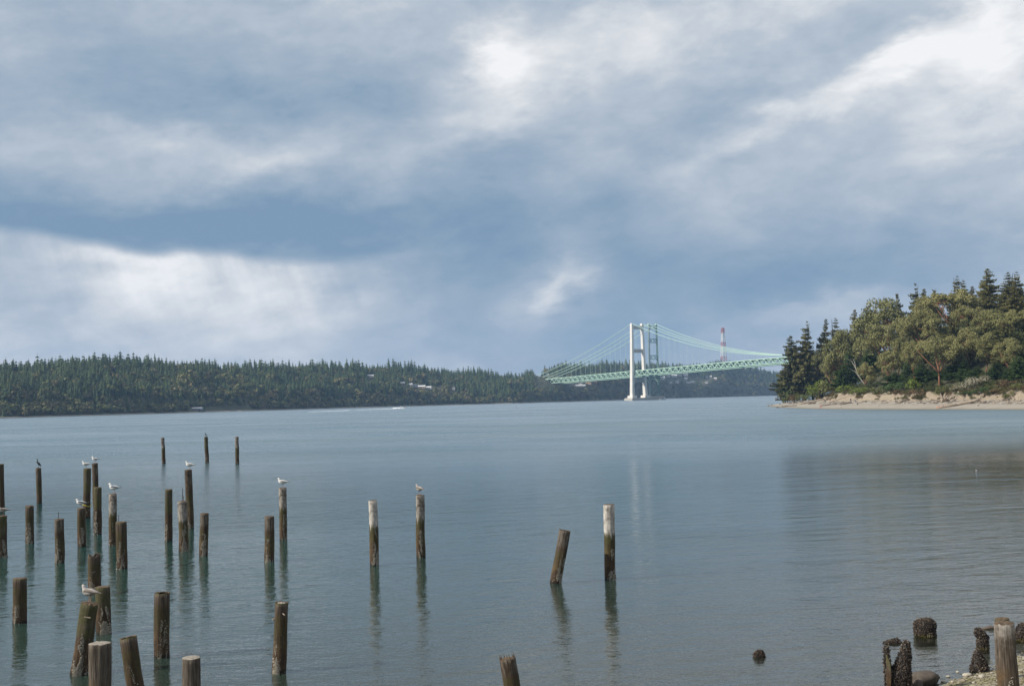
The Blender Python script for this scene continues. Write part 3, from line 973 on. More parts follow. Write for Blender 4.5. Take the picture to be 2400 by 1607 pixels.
    for sg in (-1, 1):
        m_ = MB(); cs = list(np.arange(-SIDE, 0, 16)) + [0] + list(np.arange(16, SPAN, 16)) + [SPAN]
        m_.tube([bpt(s, sg * CN, cable_z(s), O) for s in cs], .52, 6)
        link('main_cable', m_.mesh('main_cable', M_GREEN), root)
        hm = MB(); hm.tube([(0, 0, 0), (0, 0, 1)], .09, 3, caps=False); hme = hm.mesh('hanger', M1)
        for s in list(np.arange(-SIDE + 28, -4, PERIOD)) + list(np.arange(12, 560, PERIOD)):
            L = cable_z(s) - deck_z(s)
            if L < 1.5: continue
            o = link('hanger', hme, root); o.location = bpt(s, sg * CN, deck_z(s), O); o.scale = (1, 1, L)
    if new:                                                      # green legs of the side-span end bent
        bent = empty('end_bent', parent=root)
        s = -283.0
        gz = 2.0
        for sg in (-1, 1):
            m_ = MB(); m_.bar(bpt(s, sg * 8.5, gz, O), bpt(s, sg * 8.5, deck_z(s) - DEPTH - .6, O), 2.4, 2.6); link('bent_leg', m_.mesh('bent_leg', M_GREEN), bent)
        for z in (deck_z(s) - DEPTH - 1.6, 24):
            m_ = MB(); m_.bar(bpt(s, -7.2, z, O), bpt(s, 7.2, z, O), 1.4, 1.6); link('bent_strut', m_.mesh('bent_strut', M_GREEN_D), bent)
    return root


bridge(TOWER, True, 'nearer suspension bridge with pale concrete towers and green truss deck')
bridge(TOWER + BN * 43, False, 'farther suspension bridge with slim green steel towers behind the concrete one')


# ---- red and white lattice pylon and its wires
def pylon():
    p = on_y(1694, 768, 4100.0); top = p.z
    gx, gy = p.x, p.y
    base = min(west_pt(1694, 4100 - lerp(STATION, 1694)).z, top - 105)
    H = top - base
    root = empty('lattice_pylon', (gx, gy, base), .35, 'red and white striped lattice pylon on the far ridge', 'pylon')
    bands = 8

    def half(f): return 8.5 * (1 - f) ** .9 + 2.8 * f
    for i in range(bands):
        f0, f1 = i / bands, (i + 1) / bands
        m_ = MB(); a, b_ = half(f0), half(f1); z0, z1 = f0 * H, f1 * H
        cs = [(-1, -1), (1, -1), (1, 1), (-1, 1)]
        for k_ in range(4):
            c, d = cs[k_], cs[(k_ + 1) % 4]
            A, B = Vector((c[0] * a, c[1] * a, z0)), Vector((c[0] * b_, c[1] * b_, z1))
            C_, D = Vector((d[0] * a, d[1] * a, z0)), Vector((d[0] * b_, d[1] * b_, z1))
            m_.bar(A, B, 1.1); m_.bar(A, D, .6); m_.bar(C_, B, .6); m_.bar(B, D, .7)
        link('lattice_section', m_.mesh('lattice_section', M_RED if i in (1, 4, 5 - 4 + 6) or i == 2 - 1 else M_WHITE), root, )
    for zf, L in ((.965, 8), (.91, 10), (.86, 8)):
        m_ = MB()
        m_.bar((-L, 0, zf * H), (L, 0, zf * H), 1.4); m_.bar((-L, 0, zf * H), (0, 0, zf * H + 4), .8); m_.bar((L, 0, zf * H), (0, 0, zf * H + 4), .8)
        link('cross_arm', m_.mesh('cross_arm', M_RED), root)
    wires = MB()
    for k_, zf in enumerate((.965, .91, .86)):
        for L in (-1, 1):
            A = Vector((gx + L * 8, gy, base + zf * H)); B = on_y(2080, 826 + k_ * 17 + L * 4, 2500.0)
            pts_ = []
            for i in range(25):
                f = i / 24; q = A.lerp(B, f); q.z -= 4 * 26 * f * (1 - f); pts_.append(q)
            wires.tube(pts_, .16, 3, caps=False)
            B = Vector((gx - 900, gy + 500, base + zf * H - 50)); pts_ = []
            for i in range(17):
                f = i / 16; q = A.lerp(B, f); q.z -= 4 * 30 * f * (1 - f); pts_.append(q)
            wires.tube(pts_, .12, 3, caps=False)
    tag(link('power_line', wires.mesh('power_line', plain('wire_metal', (.45, .47, .5), .4, metal=.6))), 'thin power lines strung from the red and white pylon', 'power line')


pylon()

# ================================================================== THE WOODED POINT: TREES, SHRUBS, DRIFTWOOD, PEOPLE


def fir_meshes(seed, whorls=30, R0=.2, ragged=.3, bare=.12, mat=M_FIR):
    """a big fir close enough to show its boughs: whorled drooping branches set with sprays; height 1"""
    r_ = np.random.default_rng(seed)
    tb = MB()
    lean = r_.normal(size=2) * .012
    tb.tube([(lean[0] * z * z * 3, lean[1] * z * z * 3, z) for z in (-.06, 0, .3, .6, .85, .985)], [.017, .014, .011, .007, .004, .0015], 6)
    V, Fc = [], []
    side = r_.uniform(0, 6.28)
    whorls = int(whorls * 2.0)
    for i in range(whorls):
        f = min(.995, max(0, (i + r_.uniform(-.9, .9)) / whorls))
        z0 = bare + (1 - bare) * f
        prof = min(1, (1 - f) ** .8 * 1.05 + .03) * (0.55 + .45 * min(1, f / .25))
        for b_ in range(int(r_.integers(4, 7))):
            a = r_.uniform(0, 6.283)
            L = R0 * prof * r_.uniform(max(.25, 1 - ragged * 2.2), 1 + ragged) * (1 + .3 * math.cos(a - side)) * (1 + .35 * mnoise.noise((math.cos(a) * 1.4, math.sin(a) * 1.4 + seed * 3.1, z0 * 4)))
            L = max(L, .008)
            droop = r_.uniform(.05, .4) * L * (1 - f * .8)
            ca, sa = math.cos(a), math.sin(a)
            n_ = max(4, int(L / .011))
            tb.tube([(0, 0, z0), (ca * L * .55, sa * L * .55, z0 - droop * .5 + L * .05), (ca * L, sa * L, z0 - droop + L * .14)], [.003, .002, .0006], 3, caps=False)
            for j in range(n_):
                g = (j + r_.uniform(.2, 1.0)) / n_
                c = np.array((ca * L * g, sa * L * g, z0 - droop * g + L * .14 * g * g + .004))
                for q in (-1, 1):
                    e = (.004 + .10 * L + .36 * L * (1 - g) ** .7 * r_.uniform(.5, 1.0) * .55)
                    d = np.array((ca * .75 - q * sa, sa * .75 + q * ca, r_.uniform(-1.0, .3))); d /= np.linalg.norm(d)
                    up = np.array((ca * .2, sa * .2, 1.0)) * min(.0115, .002 + .09 * L) * r_.uniform(.6, 1.5)
                    k_ = len(V)
                    V += [c - up, c + d * e * .6 + up * 1.2, c + d * e, c + d * e * .55 - up * 1.6]
                    Fc += [(k_, k_ + 1, k_ + 2), (k_, k_ + 2, k_ + 3)]
    return tb.mesh('trunk', M_BARK_DARK), np_mesh('crown', np.array(V), np.array(Fc), mat)


def madrona_meshes(seed, mat=M_MADRONA, spread=.48, forks=4, lumps=48, flat=.85, bark=M_BARK_RED, lean=0.0, leaf=.0145, per=230, low=.26):
    """a leaning red-barked tree: forking limbs that end in domed clumps of leaves; height 1"""
    r_ = np.random.default_rng(seed)
    tb = MB(); tips = []
    fork = np.array((lean * .25, 0, .26 + r_.uniform(-.05, .05)))
    tb.tube([(0, 0, -.1), (lean * .08, 0, .1), tuple(fork)], [.024, .020, .017], 7)
    for i in range(forks):
        a = 6.283 * i / forks + r_.uniform(-.4, .4)
        rr = spread * r_.uniform(.35, .7)
        m1 = fork + np.array((math.cos(a) * rr * .5 + lean * .2, math.sin(a) * rr * .5, .2 + r_.uniform(-.04, .06)))
        m2 = m1 + np.array((math.cos(a + r_.uniform(-.6, .6)) * rr * .5 + lean * .1, math.sin(a) * rr * .5, .17 + r_.uniform(-.05, .06)))
        tb.tube([tuple(fork), tuple((fork + m1) / 2 + r_.normal(size=3) * .012), tuple(m1), tuple(m2)], [.014, .011, .008, .004], 5)
        tips += [m1, m2]
    V, Fc = [], []
    for i in range(lumps):
        a, rr = r_.uniform(0, 6.283), spread * math.sqrt(r_.uniform(0, 1)) * .82
        dome = math.sqrt(max(0, 1 - (rr / spread) ** 2))
        c = np.array((math.cos(a) * rr + lean * .35, math.sin(a) * rr, low + (.90 - low) * (dome * (1 - .28 * r_.random()) if i % 3 else dome * r_.uniform(.25, .8))))
        s = r_.uniform(.06, .14)
        t0 = tips[int(np.argmin([np.linalg.norm(t - c) for t in tips]))]
        tb.tube([tuple(t0), tuple((t0 + c) / 2 - np.array((0, 0, .02))), tuple(c - np.array((0, 0, s * .2)))], [.006, .004, .002], 3, caps=False)
        for _ in range(per):
            d = r_.normal(size=3); d /= np.linalg.norm(d)
            if d[2] < -.25 and r_.random() < .85: d[2] = -d[2]
            p = c + d * np.array((s, s, s * flat)) * r_.uniform(.55, 1.08)
            n_ = d * .7 + r_.normal(size=3) * .5; n_ /= np.linalg.norm(n_)
            t1 = np.cross(n_, r_.normal(size=3)); t1 /= np.linalg.norm(t1) + 1e-6; t2 = np.cross(n_, t1)
            e = leaf * r_.uniform(.6, 1.2)
            k_ = len(V); V += [p - t1 * e, p + t2 * e * .6, p + t1 * e, p - t2 * e * .6]
            Fc += [(k_, k_ + 1, k_ + 2), (k_, k_ + 2, k_ + 3)]
    return tb.mesh('trunk', bark, True), np_mesh('crown', np.array(V), np.array(Fc), mat)


FIRS = [fir_meshes(40, 30, .21), fir_meshes(41, 34, .16, .25), fir_meshes(42, 26, .26, .4, .06), fir_meshes(43, 32, .19, .45, .2)]
GREENFIRS = [fir_meshes(50, 24, .27, .2, .03, M_GREENFIR), fir_meshes(51, 26, .33, .25, .02, M_GREENFIR)]
MADRONAS = [madrona_meshes(60), madrona_meshes(61, forks=5, lumps=48, lean=.25), madrona_meshes(62, spread=.42, forks=3, lumps=40, lean=-.3),
            madrona_meshes(63, spread=.56, forks=5, lumps=54, flat=.8, low=.42)]
OLIVES = [madrona_meshes(64, M_MADRONA, .5, 4, 30, .7, M_BARK_GREY, -.15)]


def shrub_mesh(seed, mat, lumps=12, per=70, leaf=.05, stems=8, stem_mat=M_BARK_GREY, spread=.62):
    r_ = np.random.default_rng(seed); tb = MB(); V, Fc = [], []
    for i in range(lumps):
        a, rr = r_.uniform(0, 6.283), spread * math.sqrt(r_.random())
        c = np.array((math.cos(a) * rr, math.sin(a) * rr, .2 + .62 * math.sqrt(max(0, 1 - (rr / (spread + .05)) ** 2)) * r_.uniform(.5, 1)))
        s = r_.uniform(.14, .24)
        if i < stems: tb.tube([(c[0] * .15, c[1] * .15, -.15), (c[0] * .5, c[1] * .5, c[2] * .55), tuple(c)], [.018, .012, .005], 4, caps=False)
        for _ in range(per):
            d = r_.normal(size=3); d /= np.linalg.norm(d)
            p = c + d * s * r_.uniform(.5, 1.15)
            n_ = d * .6 + r_.normal(size=3) * .6; n_ /= np.linalg.norm(n_)
            t1 = np.cross(n_, r_.normal(size=3)); t1 /= np.linalg.norm(t1) + 1e-6; t2 = np.cross(n_, t1); e = leaf * r_.uniform(.5, 1.2)
            k_ = len(V); V += [p - t1 * e, p + t2 * e * .6, p + t1 * e, p - t2 * e * .6]
            Fc += [(k_, k_ + 1, k_ + 2), (k_, k_ + 2, k_ + 3)]
    return tb.mesh('stem', stem_mat), np_mesh('foliage', np.array(V), np.array(Fc), mat)


SHRUBS = {'olive': shrub_mesh(70, M_SHRUB), 'bright': shrub_mesh(71, M_SHRUB_Y, 14, 80, .04), 'pale': shrub_mesh(72, M_SHRUB_G, 14, 80, .035, 14),
          'dry': shrub_mesh(73, M_SHRUB_B, 10, 50, .05, 14), 'green': shrub_mesh(74, M_GREENFIR, 13, 90, .045)}

TREE_RNG = np.random.default_rng(5)
WIDEN = {'fir_tree': 1.85, 'young_fir': 1.35, 'madrona_tree': 1.32, 'bluff_shrub': 1.25}


def stand(kind_name, meshes, i, px, ytop, t, wpx, label, cat, grp, hmin=3.0):
    x, y = inland(px, t)
    gz = point_z(x, y, t)
    top = on_y(px, ytop, y)
    H = max(hmin, top.z - gz)
    W = wpx * y / F_PX * WIDEN.get(kind_name, 1.0)
    o = empty(kind_name, (x, y, gz - .15), 0, label, cat, grp)
    o.rotation_euler = (TREE_RNG.normal() * .035, TREE_RNG.normal() * .035, TREE_RNG.uniform(0, 6.28))
    tm, cm_ = meshes
    ext = max(abs(v.co.x) for v in cm_.vertices if True) if 'ext' not in cm_ else cm_['ext']
    cm_['ext'] = ext
    w_ = W / (2 * ext)
    for nm, me in (('trunk', tm), ('crown', cm_)):
        c = link(nm, me, o); c.scale = (w_, w_, H)
    return o


G_FIR, G_YOUNG, G_MAD, G_SHRUB = 'tall firs of the wooded point', 'young green firs under the madronas', 'madrona trees of the wooded point', 'shrubs along the bluff of the point'
FIR_LIST = [  # px of the stem, py of the top, metres inland, width in px, mesh, label
    (1888, 752, 27, 62, 0, 'tallest ragged fir at the seaward tip of the wooded point'),
    (1862, 782, 24, 58, 2, 'dense fir leaning out lowest over the bridge deck at the tip'),
    (1906, 800, 30, 46, 1, 'narrow fir tucked right behind the tallest fir of the tip'),
    (1932, 744, 36, 40, 3, 'thin topped fir, first of the close pair inland of the tip'),
    (1952, 744, 37, 44, 1, 'second fir of the close pair inland of the tip'),
    (1845, 850, 22, 44, 2, 'short drooping fir at the very edge of the tip'),
    (2006, 722, 50, 54, 3, 'open branched fir where the ridge starts to climb'),
    (2038, 709, 56, 44, 0, 'fir just uphill of the open branched fir'),
    (2059, 706, 62, 26, 1, 'slender fir showing its top over the first big madrona'),
    (2119, 681, 66, 46, 2, 'squat fir left of the broad twin topped fir'),
    (2152, 664, 66, 74, 0, 'broad fir with twin tops on the ridge'),
    (2174, 674, 64, 50, 3, 'dark shoulder fir joined to the broad twin topped fir'),
    (2211, 671, 78, 48, 2, 'lone greyish fir in the gap of the ridge'),
    (2246, 646, 76, 52, 0, 'pointed fir rising by the gap of the ridge'),
    (2259, 654, 74, 36, 1, 'companion fir pressed against the pointed fir'),
    (2290, 668, 84, 44, 3, 'half hidden fir between the pointed fir and the highest one'),
    (2328, 626, 78, 70, 3, 'highest fir on the ridge with a bushy open top'),
    (2322, 690, 70, 80, 2, 'wide dark fir under the highest fir'),
    (2371, 636, 80, 52, 1, 'fir on the ridge next to the highest one'),
    (2400, 636, 80, 60, 0, 'fir cut by the edge of the view on the ridge'),
    (2432, 628, 80, 60, 2, 'ridge fir just past the edge of the view'),
    (2385, 668, 62, 62, 3, 'dark fir standing below the ridge firs by the edge of the view'),
    (2240, 742, 46, 66, 2, 'dark fir in the middle of the madrona slope'),
    (2362, 752, 40, 84, 2, 'large dark fir filling the slope above the grey brush'),
]
for k_, (px, yt, t, wpx, mi, lab) in enumerate(FIR_LIST):
    stand('fir_tree', FIRS[mi], mi, px, yt, t, wpx, lab, 'tree', G_FIR)
YOUNG = [
    (1992, 812, 33, 56, 0, 'young green fir behind the bare white branches'), (2036, 815, 37, 62, 1, 'broad young fir above the highest sandy scar'),
    (1925, 845, 29, 46, 0, 'young fir left of the bare white branches'), (2125, 848, 33, 46, 0, 'young fir left of the forked grey madrona'),
    (2168, 850, 31, 60, 1, 'bushy young fir right of the forked grey madrona'), (2238, 846, 34, 62, 1, 'dark young fir right of the red trunked dome tree'),
    (2264, 838, 33, 44, 0, 'pointed young fir above the whitish blossoming bush'), (2296, 856, 33, 56, 1, 'young fir above the pale grey bush'),
    (2335, 845, 34, 60, 0, 'young fir above the reddish low brush'), (2388, 830, 31, 76, 1, 'spreading young fir at the edge of the view'),
    (2100, 868, 30, 56, 1, 'low dark young fir over the pale sandy scars'), (1975, 850, 27, 46, 1, 'low young fir over the long grey beach log'),
    (2420, 790, 44, 70, 0, 'young fir beyond the edge of the view'), (2200, 862, 34, 60, 1, 'shaded young fir right behind the red trunked dome tree'),
]
for px, yt, t, wpx, mi, lab in YOUNG:
    stand('young_fir', GREENFIRS[mi], mi, px, yt, t, wpx, lab, 'tree', G_YOUNG)
MAD = [
    (1969, 778, 33, 92, 1, 'low yellow green madrona over the bare white branches'), (1884, 840, 26, 44, 2, 'small madrona with an orange stem at the tip'),
    (2090, 703, 55, 118, 0, 'biggest madrona, first high dome on the slope'), (2071, 768, 40, 88, 1, 'brownish madrona below the biggest one'),
    (2133, 748, 45, 44, 3, 'small yellow green madrona dome in mid slope'), (2166, 734, 48, 84, 0, 'bright madrona with showing orange limbs in mid slope'),
    (2238, 680, 60, 120, 3, 'wide madrona right under the ridge gap'), (2203, 788, 29, 106, 3, 'dome shaped madrona on a tall straight red trunk'),
    (2272, 775, 38, 54, 0, 'round madrona just right of the red trunked dome tree'), (2312, 786, 36, 58, 1, 'yellowish round madrona with a ragged lower edge'),
    (2333, 732, 50, 84, 0, 'madrona under the highest ridge fir'), (2390, 734, 50, 66, 2, 'madrona at the edge of the view below the ridge'),
    (2023, 858, 27, 50, 2, 'low madrona left of the highest sandy scar'), (2078, 828, 31, 62, 1, 'madrona leaning over the highest sandy scar'),
    (2107, 800, 38, 56, 2, 'brownish madrona left of the forked grey stem'), (2146, 806, 33, 54, 1, 'sparse madrona with a forked grey white stem'),
    (1955, 838, 30, 50, 2, 'reddish leaning madrona near the beach log'), (2280, 720, 60, 70, 3, 'madrona in the hollow under the half hidden fir'),
    (2185, 700, 62, 70, 1, 'madrona top beside the dark shoulder fir'), (2040, 745, 50, 70, 0, 'madrona on the left flank of the biggest one'),
    (2010, 780, 42, 60, 3, 'madrona below the open branched fir'), (2368, 800, 34, 60, 0, 'madrona in front of the large dark fir'),
    (1918, 822, 32, 50, 3, 'madrona between the tip firs and the low yellow green one'), (2425, 730, 54, 80, 3, 'madrona just past the edge of the view'),
]
for px, yt, t, wpx, mi, lab in MAD:
    stand('madrona_tree', MADRONAS[mi], mi, px, yt - 13, t, wpx, lab, 'tree', G_MAD)
SHRUB_LIST = [
    (1851, 896, 17, 60, 'olive', 'olive bush at the very end of the bluff'), (1852, 921, 9, 34, 'olive', 'small olive bush at the seaward foot of the tip firs'), (1863, 919, 11, 36, 'dry', 'dry brush around the trunks of the tip firs'), (1876, 917, 13, 38, 'olive', 'olive bush inland of the dry brush round the tip firs'), (1838, 915, 13, 30, 'dry', 'dry brush lowest under the drooping fir of the tip'), (1868, 912, 15, 46, 'bright', 'green bush between the two tip firs and the sand'), (1880, 905, 21, 46, 'dry', 'dry stemmed brush above the first drift log'),
    (1920, 886, 24, 56, 'bright', 'spring green willow bush left of the long grey log'), (1958, 880, 25, 74, 'olive', 'olive bush above the long grey beach log'),
    (1900, 893, 24, 50, 'olive', 'olive bush under the small orange stemmed madrona'), (1985, 900, 22, 52, 'bright', 'light green bush right of the long grey log'),
    (2020, 905, 22, 46, 'bright', 'yellow green bush left of the highest sandy scar'), (2107, 892, 24, 64, 'green', 'dark green bush hanging over the low sandy scars'),
    (2143, 884, 24, 34, 'bright', 'brightest yellow green bush of the bluff'), (2152, 905, 21, 52, 'dry', 'brown leafless brush over the rounded sandy scar'),
    (2186, 900, 23, 44, 'olive', 'olive bush left of the foot of the red trunk'), (2214, 900, 22, 46, 'olive', 'low olive bush right of the foot of the red trunk'),
    (2248, 899, 22, 46, 'pale', 'small bush dotted with whitish blossom'), (2262, 914, 20.5, 44, 'green', 'dark low bush beside the root ball of the fallen log'),
    (2292, 876, 25, 64, 'pale', 'big pale grey blossoming bush'), (2335, 917, 20.5, 40, 'dry', 'low reddish brush on the sandy bank'),
    (2322, 893, 23, 40, 'olive', 'olive bush between the pale grey bush and the grey brown brush'), (2366, 884, 25, 66, 'dry', 'tall grey brown brush near the edge of the view'),
    (2376, 910, 21, 46, 'olive', 'low olive bush under the grey brown brush'), (2402, 890, 24, 60, 'olive', 'olive bush cut by the edge of the view'),
    (2306, 903, 22, 50, 'green', 'green bush right under the pale grey bush'), (2060, 900, 24, 40, 'olive', 'olive bush on top of the highest sandy scar'),
]
for px, yt, t, wpx, kd, lab in SHRUB_LIST:
    o = stand('bluff_shrub', SHRUBS[kd], 0, px, yt, t, wpx, lab, 'bush', G_SHRUB, hmin=1.5)
    for ch, nm in zip(list(o.children), ('stem', 'foliage')): ch.name = nm; ch['kind'] = 'stuff'
# undergrowth closing the gaps of the slope
V, Fc, A, base = [], [], [], 0
fv = np.empty(len(SHRUBS['green'][1].vertices) * 3); SHRUBS['green'][1].vertices.foreach_get('co', fv); fv = fv.reshape(-1, 3)
ff = np.empty(len(SHRUBS['green'][1].polygons) * 3, int); SHRUBS['green'][1].polygons.foreach_get('vertices', ff); ff = ff.reshape(-1, 3)
fv, ff = fv.copy(), ff[::2 * 1]
tri = np.empty(len(SHRUBS['green'][1].polygons) * 3, int); SHRUBS['green'][1].polygons.foreach_get('vertices', tri); tri = tri.reshape(-1, 3)
for px in np.arange(1838, 2620, 14):
    for t in (24, 29, 35, 42, 50, 60, 72, 88, 105):
        x, y = inland(px + TREE_RNG.uniform(-7, 7), t + TREE_RNG.uniform(-3, 3))
        if y > 575: continue
        gz = point_z(x, y)
        h_ = TREE_RNG.uniform(2.8, 5.6) * (0.42 if t < 27 else 0.55 if t < 40 else 1.0) * (1 + t / 80)
        a = TREE_RNG.uniform(0, 6.28); c, s_ = math.cos(a), math.sin(a); w_ = h_ * 1.0
        n_ = np.empty_like(fv)
        n_[:, 0] = (fv[:, 0] * c - fv[:, 1] * s_) * w_ + x; n_[:, 1] = (fv[:, 0] * s_ + fv[:, 1] * c) * w_ + y; n_[:, 2] = fv[:, 2] * h_ + gz - .4
        V.append(n_); Fc.append(tri + base); base += len(fv); A.append(np.full(len(fv), TREE_RNG.random()))
M_UNDER = leafy('undergrowth_leaves', [(.034, .05, .017), (.06, .074, .025), (.11, .108, .043)], 0.25, True)
tag(link('undergrowth', np_mesh('undergrowth', np.concatenate(V), np.concatenate(Fc), M_UNDER, attr=np.concatenate(A))), 'dark undergrowth covering the slope of the wooded point', kind='stuff')
# tufts and roots hanging over the broken face of the bluff
V, Fc, A, base = [], [], [], 0
for px in np.arange(1848, 2560, 3.2):
    if fbm(px * .035, 2.0, 1.0, 3) < -.02: continue
    for t in (19.5, 21.5, 23.5):
        x, y = inland(px + TREE_RNG.uniform(-2, 2), t + TREE_RNG.uniform(-1.2, 1.2))
        if y > 600: continue
        gz = point_z(x, y)
        if gz < 2.9: continue
        h_ = TREE_RNG.uniform(.9, 2.3); a = TREE_RNG.uniform(0, 6.28); c, s_ = math.cos(a), math.sin(a)
        n_ = np.empty_like(fv); n_[:, 0] = (fv[:, 0] * c - fv[:, 1] * s_) * h_ * 1.1 + x; n_[:, 1] = (fv[:, 0] * s_ + fv[:, 1] * c) * h_ * 1.1 + y; n_[:, 2] = fv[:, 2] * h_ + gz - .5
        V.append(n_); Fc.append(tri + base); base += len(fv); A.append(np.full(len(fv), TREE_RNG.random()))
tag(link('bluff_brush', np_mesh('bluff_brush', np.concatenate(V), np.concatenate(Fc), leafy('bluff_brush_leaves', [(.05, .065, .02), (.10, .10, .035), (.14, .10, .05), (.09, .055, .03)], .4, True), attr=np.concatenate(A))), 'low brush and dry tufts over the broken face of the bluff', kind='stuff')
# bare white branches of a dead tree
m_ = MB()
x, y = inland(2008, 26)
P = lambda a, b: on_y(a, b, y)
m_.tube([P(2030, 905), P(2012, 880), P(2005, 862), P(1996, 846), P(1985, 841)], [.22, .2, .16, .1, .05], 5)
m_.tube([P(2006, 864), P(2003, 848), P(1999, 841), P(1993, 840)], [.14, .1, .06, .04], 5)
m_.tube([P(2014, 884), P(2004, 870), P(1991, 864)], [.14, .1, .05], 5)
tag(link('dead_tree', m_.mesh('dead_tree', plain('bleached_wood', (.52, .48, .42), .8)), ), 'bare bleached branches of a dead tree over the bluff', 'dead tree')
# forked grey stem and long red trunk shown in front of their crowns


# ---- logs, roots and stones on the beach
def log(name, a, b, r0, r1, mat, label, cat='log', stubs=3, roots=0, grp='drift logs on the point beach'):
    a, b = Vector(a), Vector(b)
    m_ = MB(); n_ = 9; pts_ = []
    for i in range(n_):
        f = i / (n_ - 1); p = a.lerp(b, f); p += Vector((mnoise.noise((f * 3, a.x, 0)), mnoise.noise((f * 3, a.x, 5)), mnoise.noise((f * 3, a.x, 9)) * .5)) * r0 * .6
        pts_.append(p)
    m_.tube(pts_, [r0 + (r1 - r0) * i / (n_ - 1) for i in range(n_)], 8)
    for i in range(stubs):
        f = random.uniform(.2, .8); p = a.lerp(b, f); d = Vector((random.uniform(-1, 1), random.uniform(-1, 1), random.uniform(0, .8))).normalized()
        m_.tube([p, p + d * r0 * random.uniform(2, 4)], [r0 * .25, r0 * .12], 5)
    for i in range(roots):
        an = 6.283 * i / roots; ax = (b - a).normalized(); s_ = ax.cross(Vector((0, 0, 1))).normalized(); u_ = s_.cross(ax)
        d = (s_ * math.cos(an) + u_ * math.sin(an)); e = a + d * r0 * random.uniform(2.5, 4.5) - ax * r0 * random.uniform(.4, 1.6)
        m_.tube([a, a + d * r0 * 1.6 - ax * r0 * .3, e], [r0 * .45, r0 * .3, r0 * .1], 5)
    return tag(link(name, m_.mesh(name, mat, True)), label, cat, grp)


def gp(px, py, lift=0.0):
    p = on_point(px, py); return (p.x, p.y, p.z + lift)


def raised(px, py, ref):            # a point on the ray at the same distance as ref, above the ground
    p = on_y(px, py, ref[1]); return (p.x, p.y, p.z)


a = gp(2330, 942, .9); log('drift_log', raised(2297, 936, gp(2297, 943)), gp(2195, 958, .15), .55, .22, M_DRIFT, 'long fallen trunk with its root ball lying down the beach to the water', roots=9, stubs=5)
b0 = gp(1940, 944, .3); log('drift_log', b0, raised(2002, 924, gp(2002, 939)), .3, .2, M_DRIFT, 'long grey log propped up towards the bluff')
log('drift_log', gp(1872, 948, .3), gp(1932, 937, .5), .42, .25, M_DRIFT, 'first grey log along the foot of the bluff near the tip')
log('drift_log', gp(1834, 953.5, .15), gp(1866, 951, .2), .35, .25, M_DRIFT_D, 'dark wet log lying at the water near the tip')
log('drift_log', gp(1925, 951.5, .15), gp(1998, 943, .2), .28, .2, M_DRIFT_D, 'dark log lying flat below the propped grey log')
log('drift_log', gp(1895, 947, .2), gp(1912, 944, .25), .4, .3, M_DRIFT_D, 'short dark log right of the first grey log')
log('drift_log', gp(1968, 949, .12), gp(1996, 944, .12), .2, .14, M_DRIFT_D, 'thin dark branch on the sand below the seated people')
log('drift_log', gp(2183, 938, .2), gp(2208, 942.5, .2), .3, .18, M_DRIFT_D, 'dark crooked log beside the tangled root stump')
log('drift_log', gp(2350, 939, .2), gp(2366, 939.5, .2), .3, .2, M_DRIFT_D, 'short dark log near the edge of the view')
log('drift_log', gp(2374, 938, .4), gp(2392, 939.5, .3), .4, .25, M_DRIFT, 'pale forked log near the edge of the view', stubs=6)
log('drift_log', gp(2107, 944, .25), gp(2130, 938, .4), .34, .2, M_DRIFT, 'broken grey log at the foot of the pale scars', stubs=6)
# tangled root stump
s_ = Vector(gp(2214, 942)); m_ = MB()
for i in range(16):
    d = Vector((random.uniform(-1, 1), random.uniform(-.6, .6), random.uniform(.5, 1.4)))
    m_.tube([s_ + Vector((random.uniform(-1.2, 1.2), 0, -.2)), s_ + d * 1.6 + Vector((.6, 0, 0)), s_ + d * 2.6 + Vector((1.4 + random.uniform(-.6, .6), 0, random.uniform(-.6, .4)))], [.34, .24, .1], 5)
tag(link('root_stump', m_.mesh('root_stump', M_DRIFT, True)), 'tangled grey root stump leaning on the sandy bluff', 'stump')


def stone_mesh(seed, flat=.7, sub=2):
    bm = bmesh.new(); bmesh.ops.create_icosphere(bm, subdivisions=sub, radius=.5)
    for v in bm.verts:
        v.co *= 1 + .28 * mnoise.noise(v.co * 2.2 + Vector((seed * 7.3, 0, 0))) + .1 * mnoise.noise(v.co * 6 + Vector((0, seed * 3.1, 0)))
        v.co.z *= flat
    me = bpy.data.meshes.new('stone'); bm.to_mesh(me); bm.free()
    return me


M_STONE = plain('pale_stone', (.34, .30, .25), .8, var=.3, scale=3)
M_STONE_D = plain('dark_stone', (.12, .11, .10), .75, var=.35, scale=3)
STN = [stone_mesh(i) for i in range(4)]
for me in STN: me.materials.append(M_STONE)
STN_D = [m.copy() for m in STN]
for me in STN_D: me.materials.clear(); me.materials.append(M_STONE_D)
POINT_STONES = [(1823, 957, 10, 1, 'boulder with a dark end standing in the water off the tip'), (1784, 951.5, 6, 0, 'pale stone awash, farthest out beyond the tip'),
                (1788, 952, 5, 0, 'second pale stone awash beyond the tip'), (1801, 951.5, 6, 0, 'pale stone on the point of the sand spit'),
                (1828, 948, 5, 1, 'dark stone in the middle of the sand spit'), (1833, 950.5, 3, 1, 'small dark stone below the middle stone of the spit'),
                (1841, 944, 5, 1, 'dark stone at the back of the spit'), (1846, 944, 4, 0, 'grey stone beside the dark stone at the back of the spit'),
                (1853, 939, 7, 0, 'whitish stone under the end of the bluff'), (1970, 954.5, 6, 0, 'tan stone near the water right of the red clad person'),
                (2060, 950.5, 5, 0, 'white stone alone on the open sand'), (2194, 943, 6, 0, 'white stone under the tangled root stump'),
                (1829, 931.8, 4, 1, 'dark rock far out in the water behind the tip'), (1839.5, 931.4, 5, 0, 'pale rock far out in the water behind the tip'),
                (1866, 950, 4, 0, 'tan stone beside the dark wet log')]
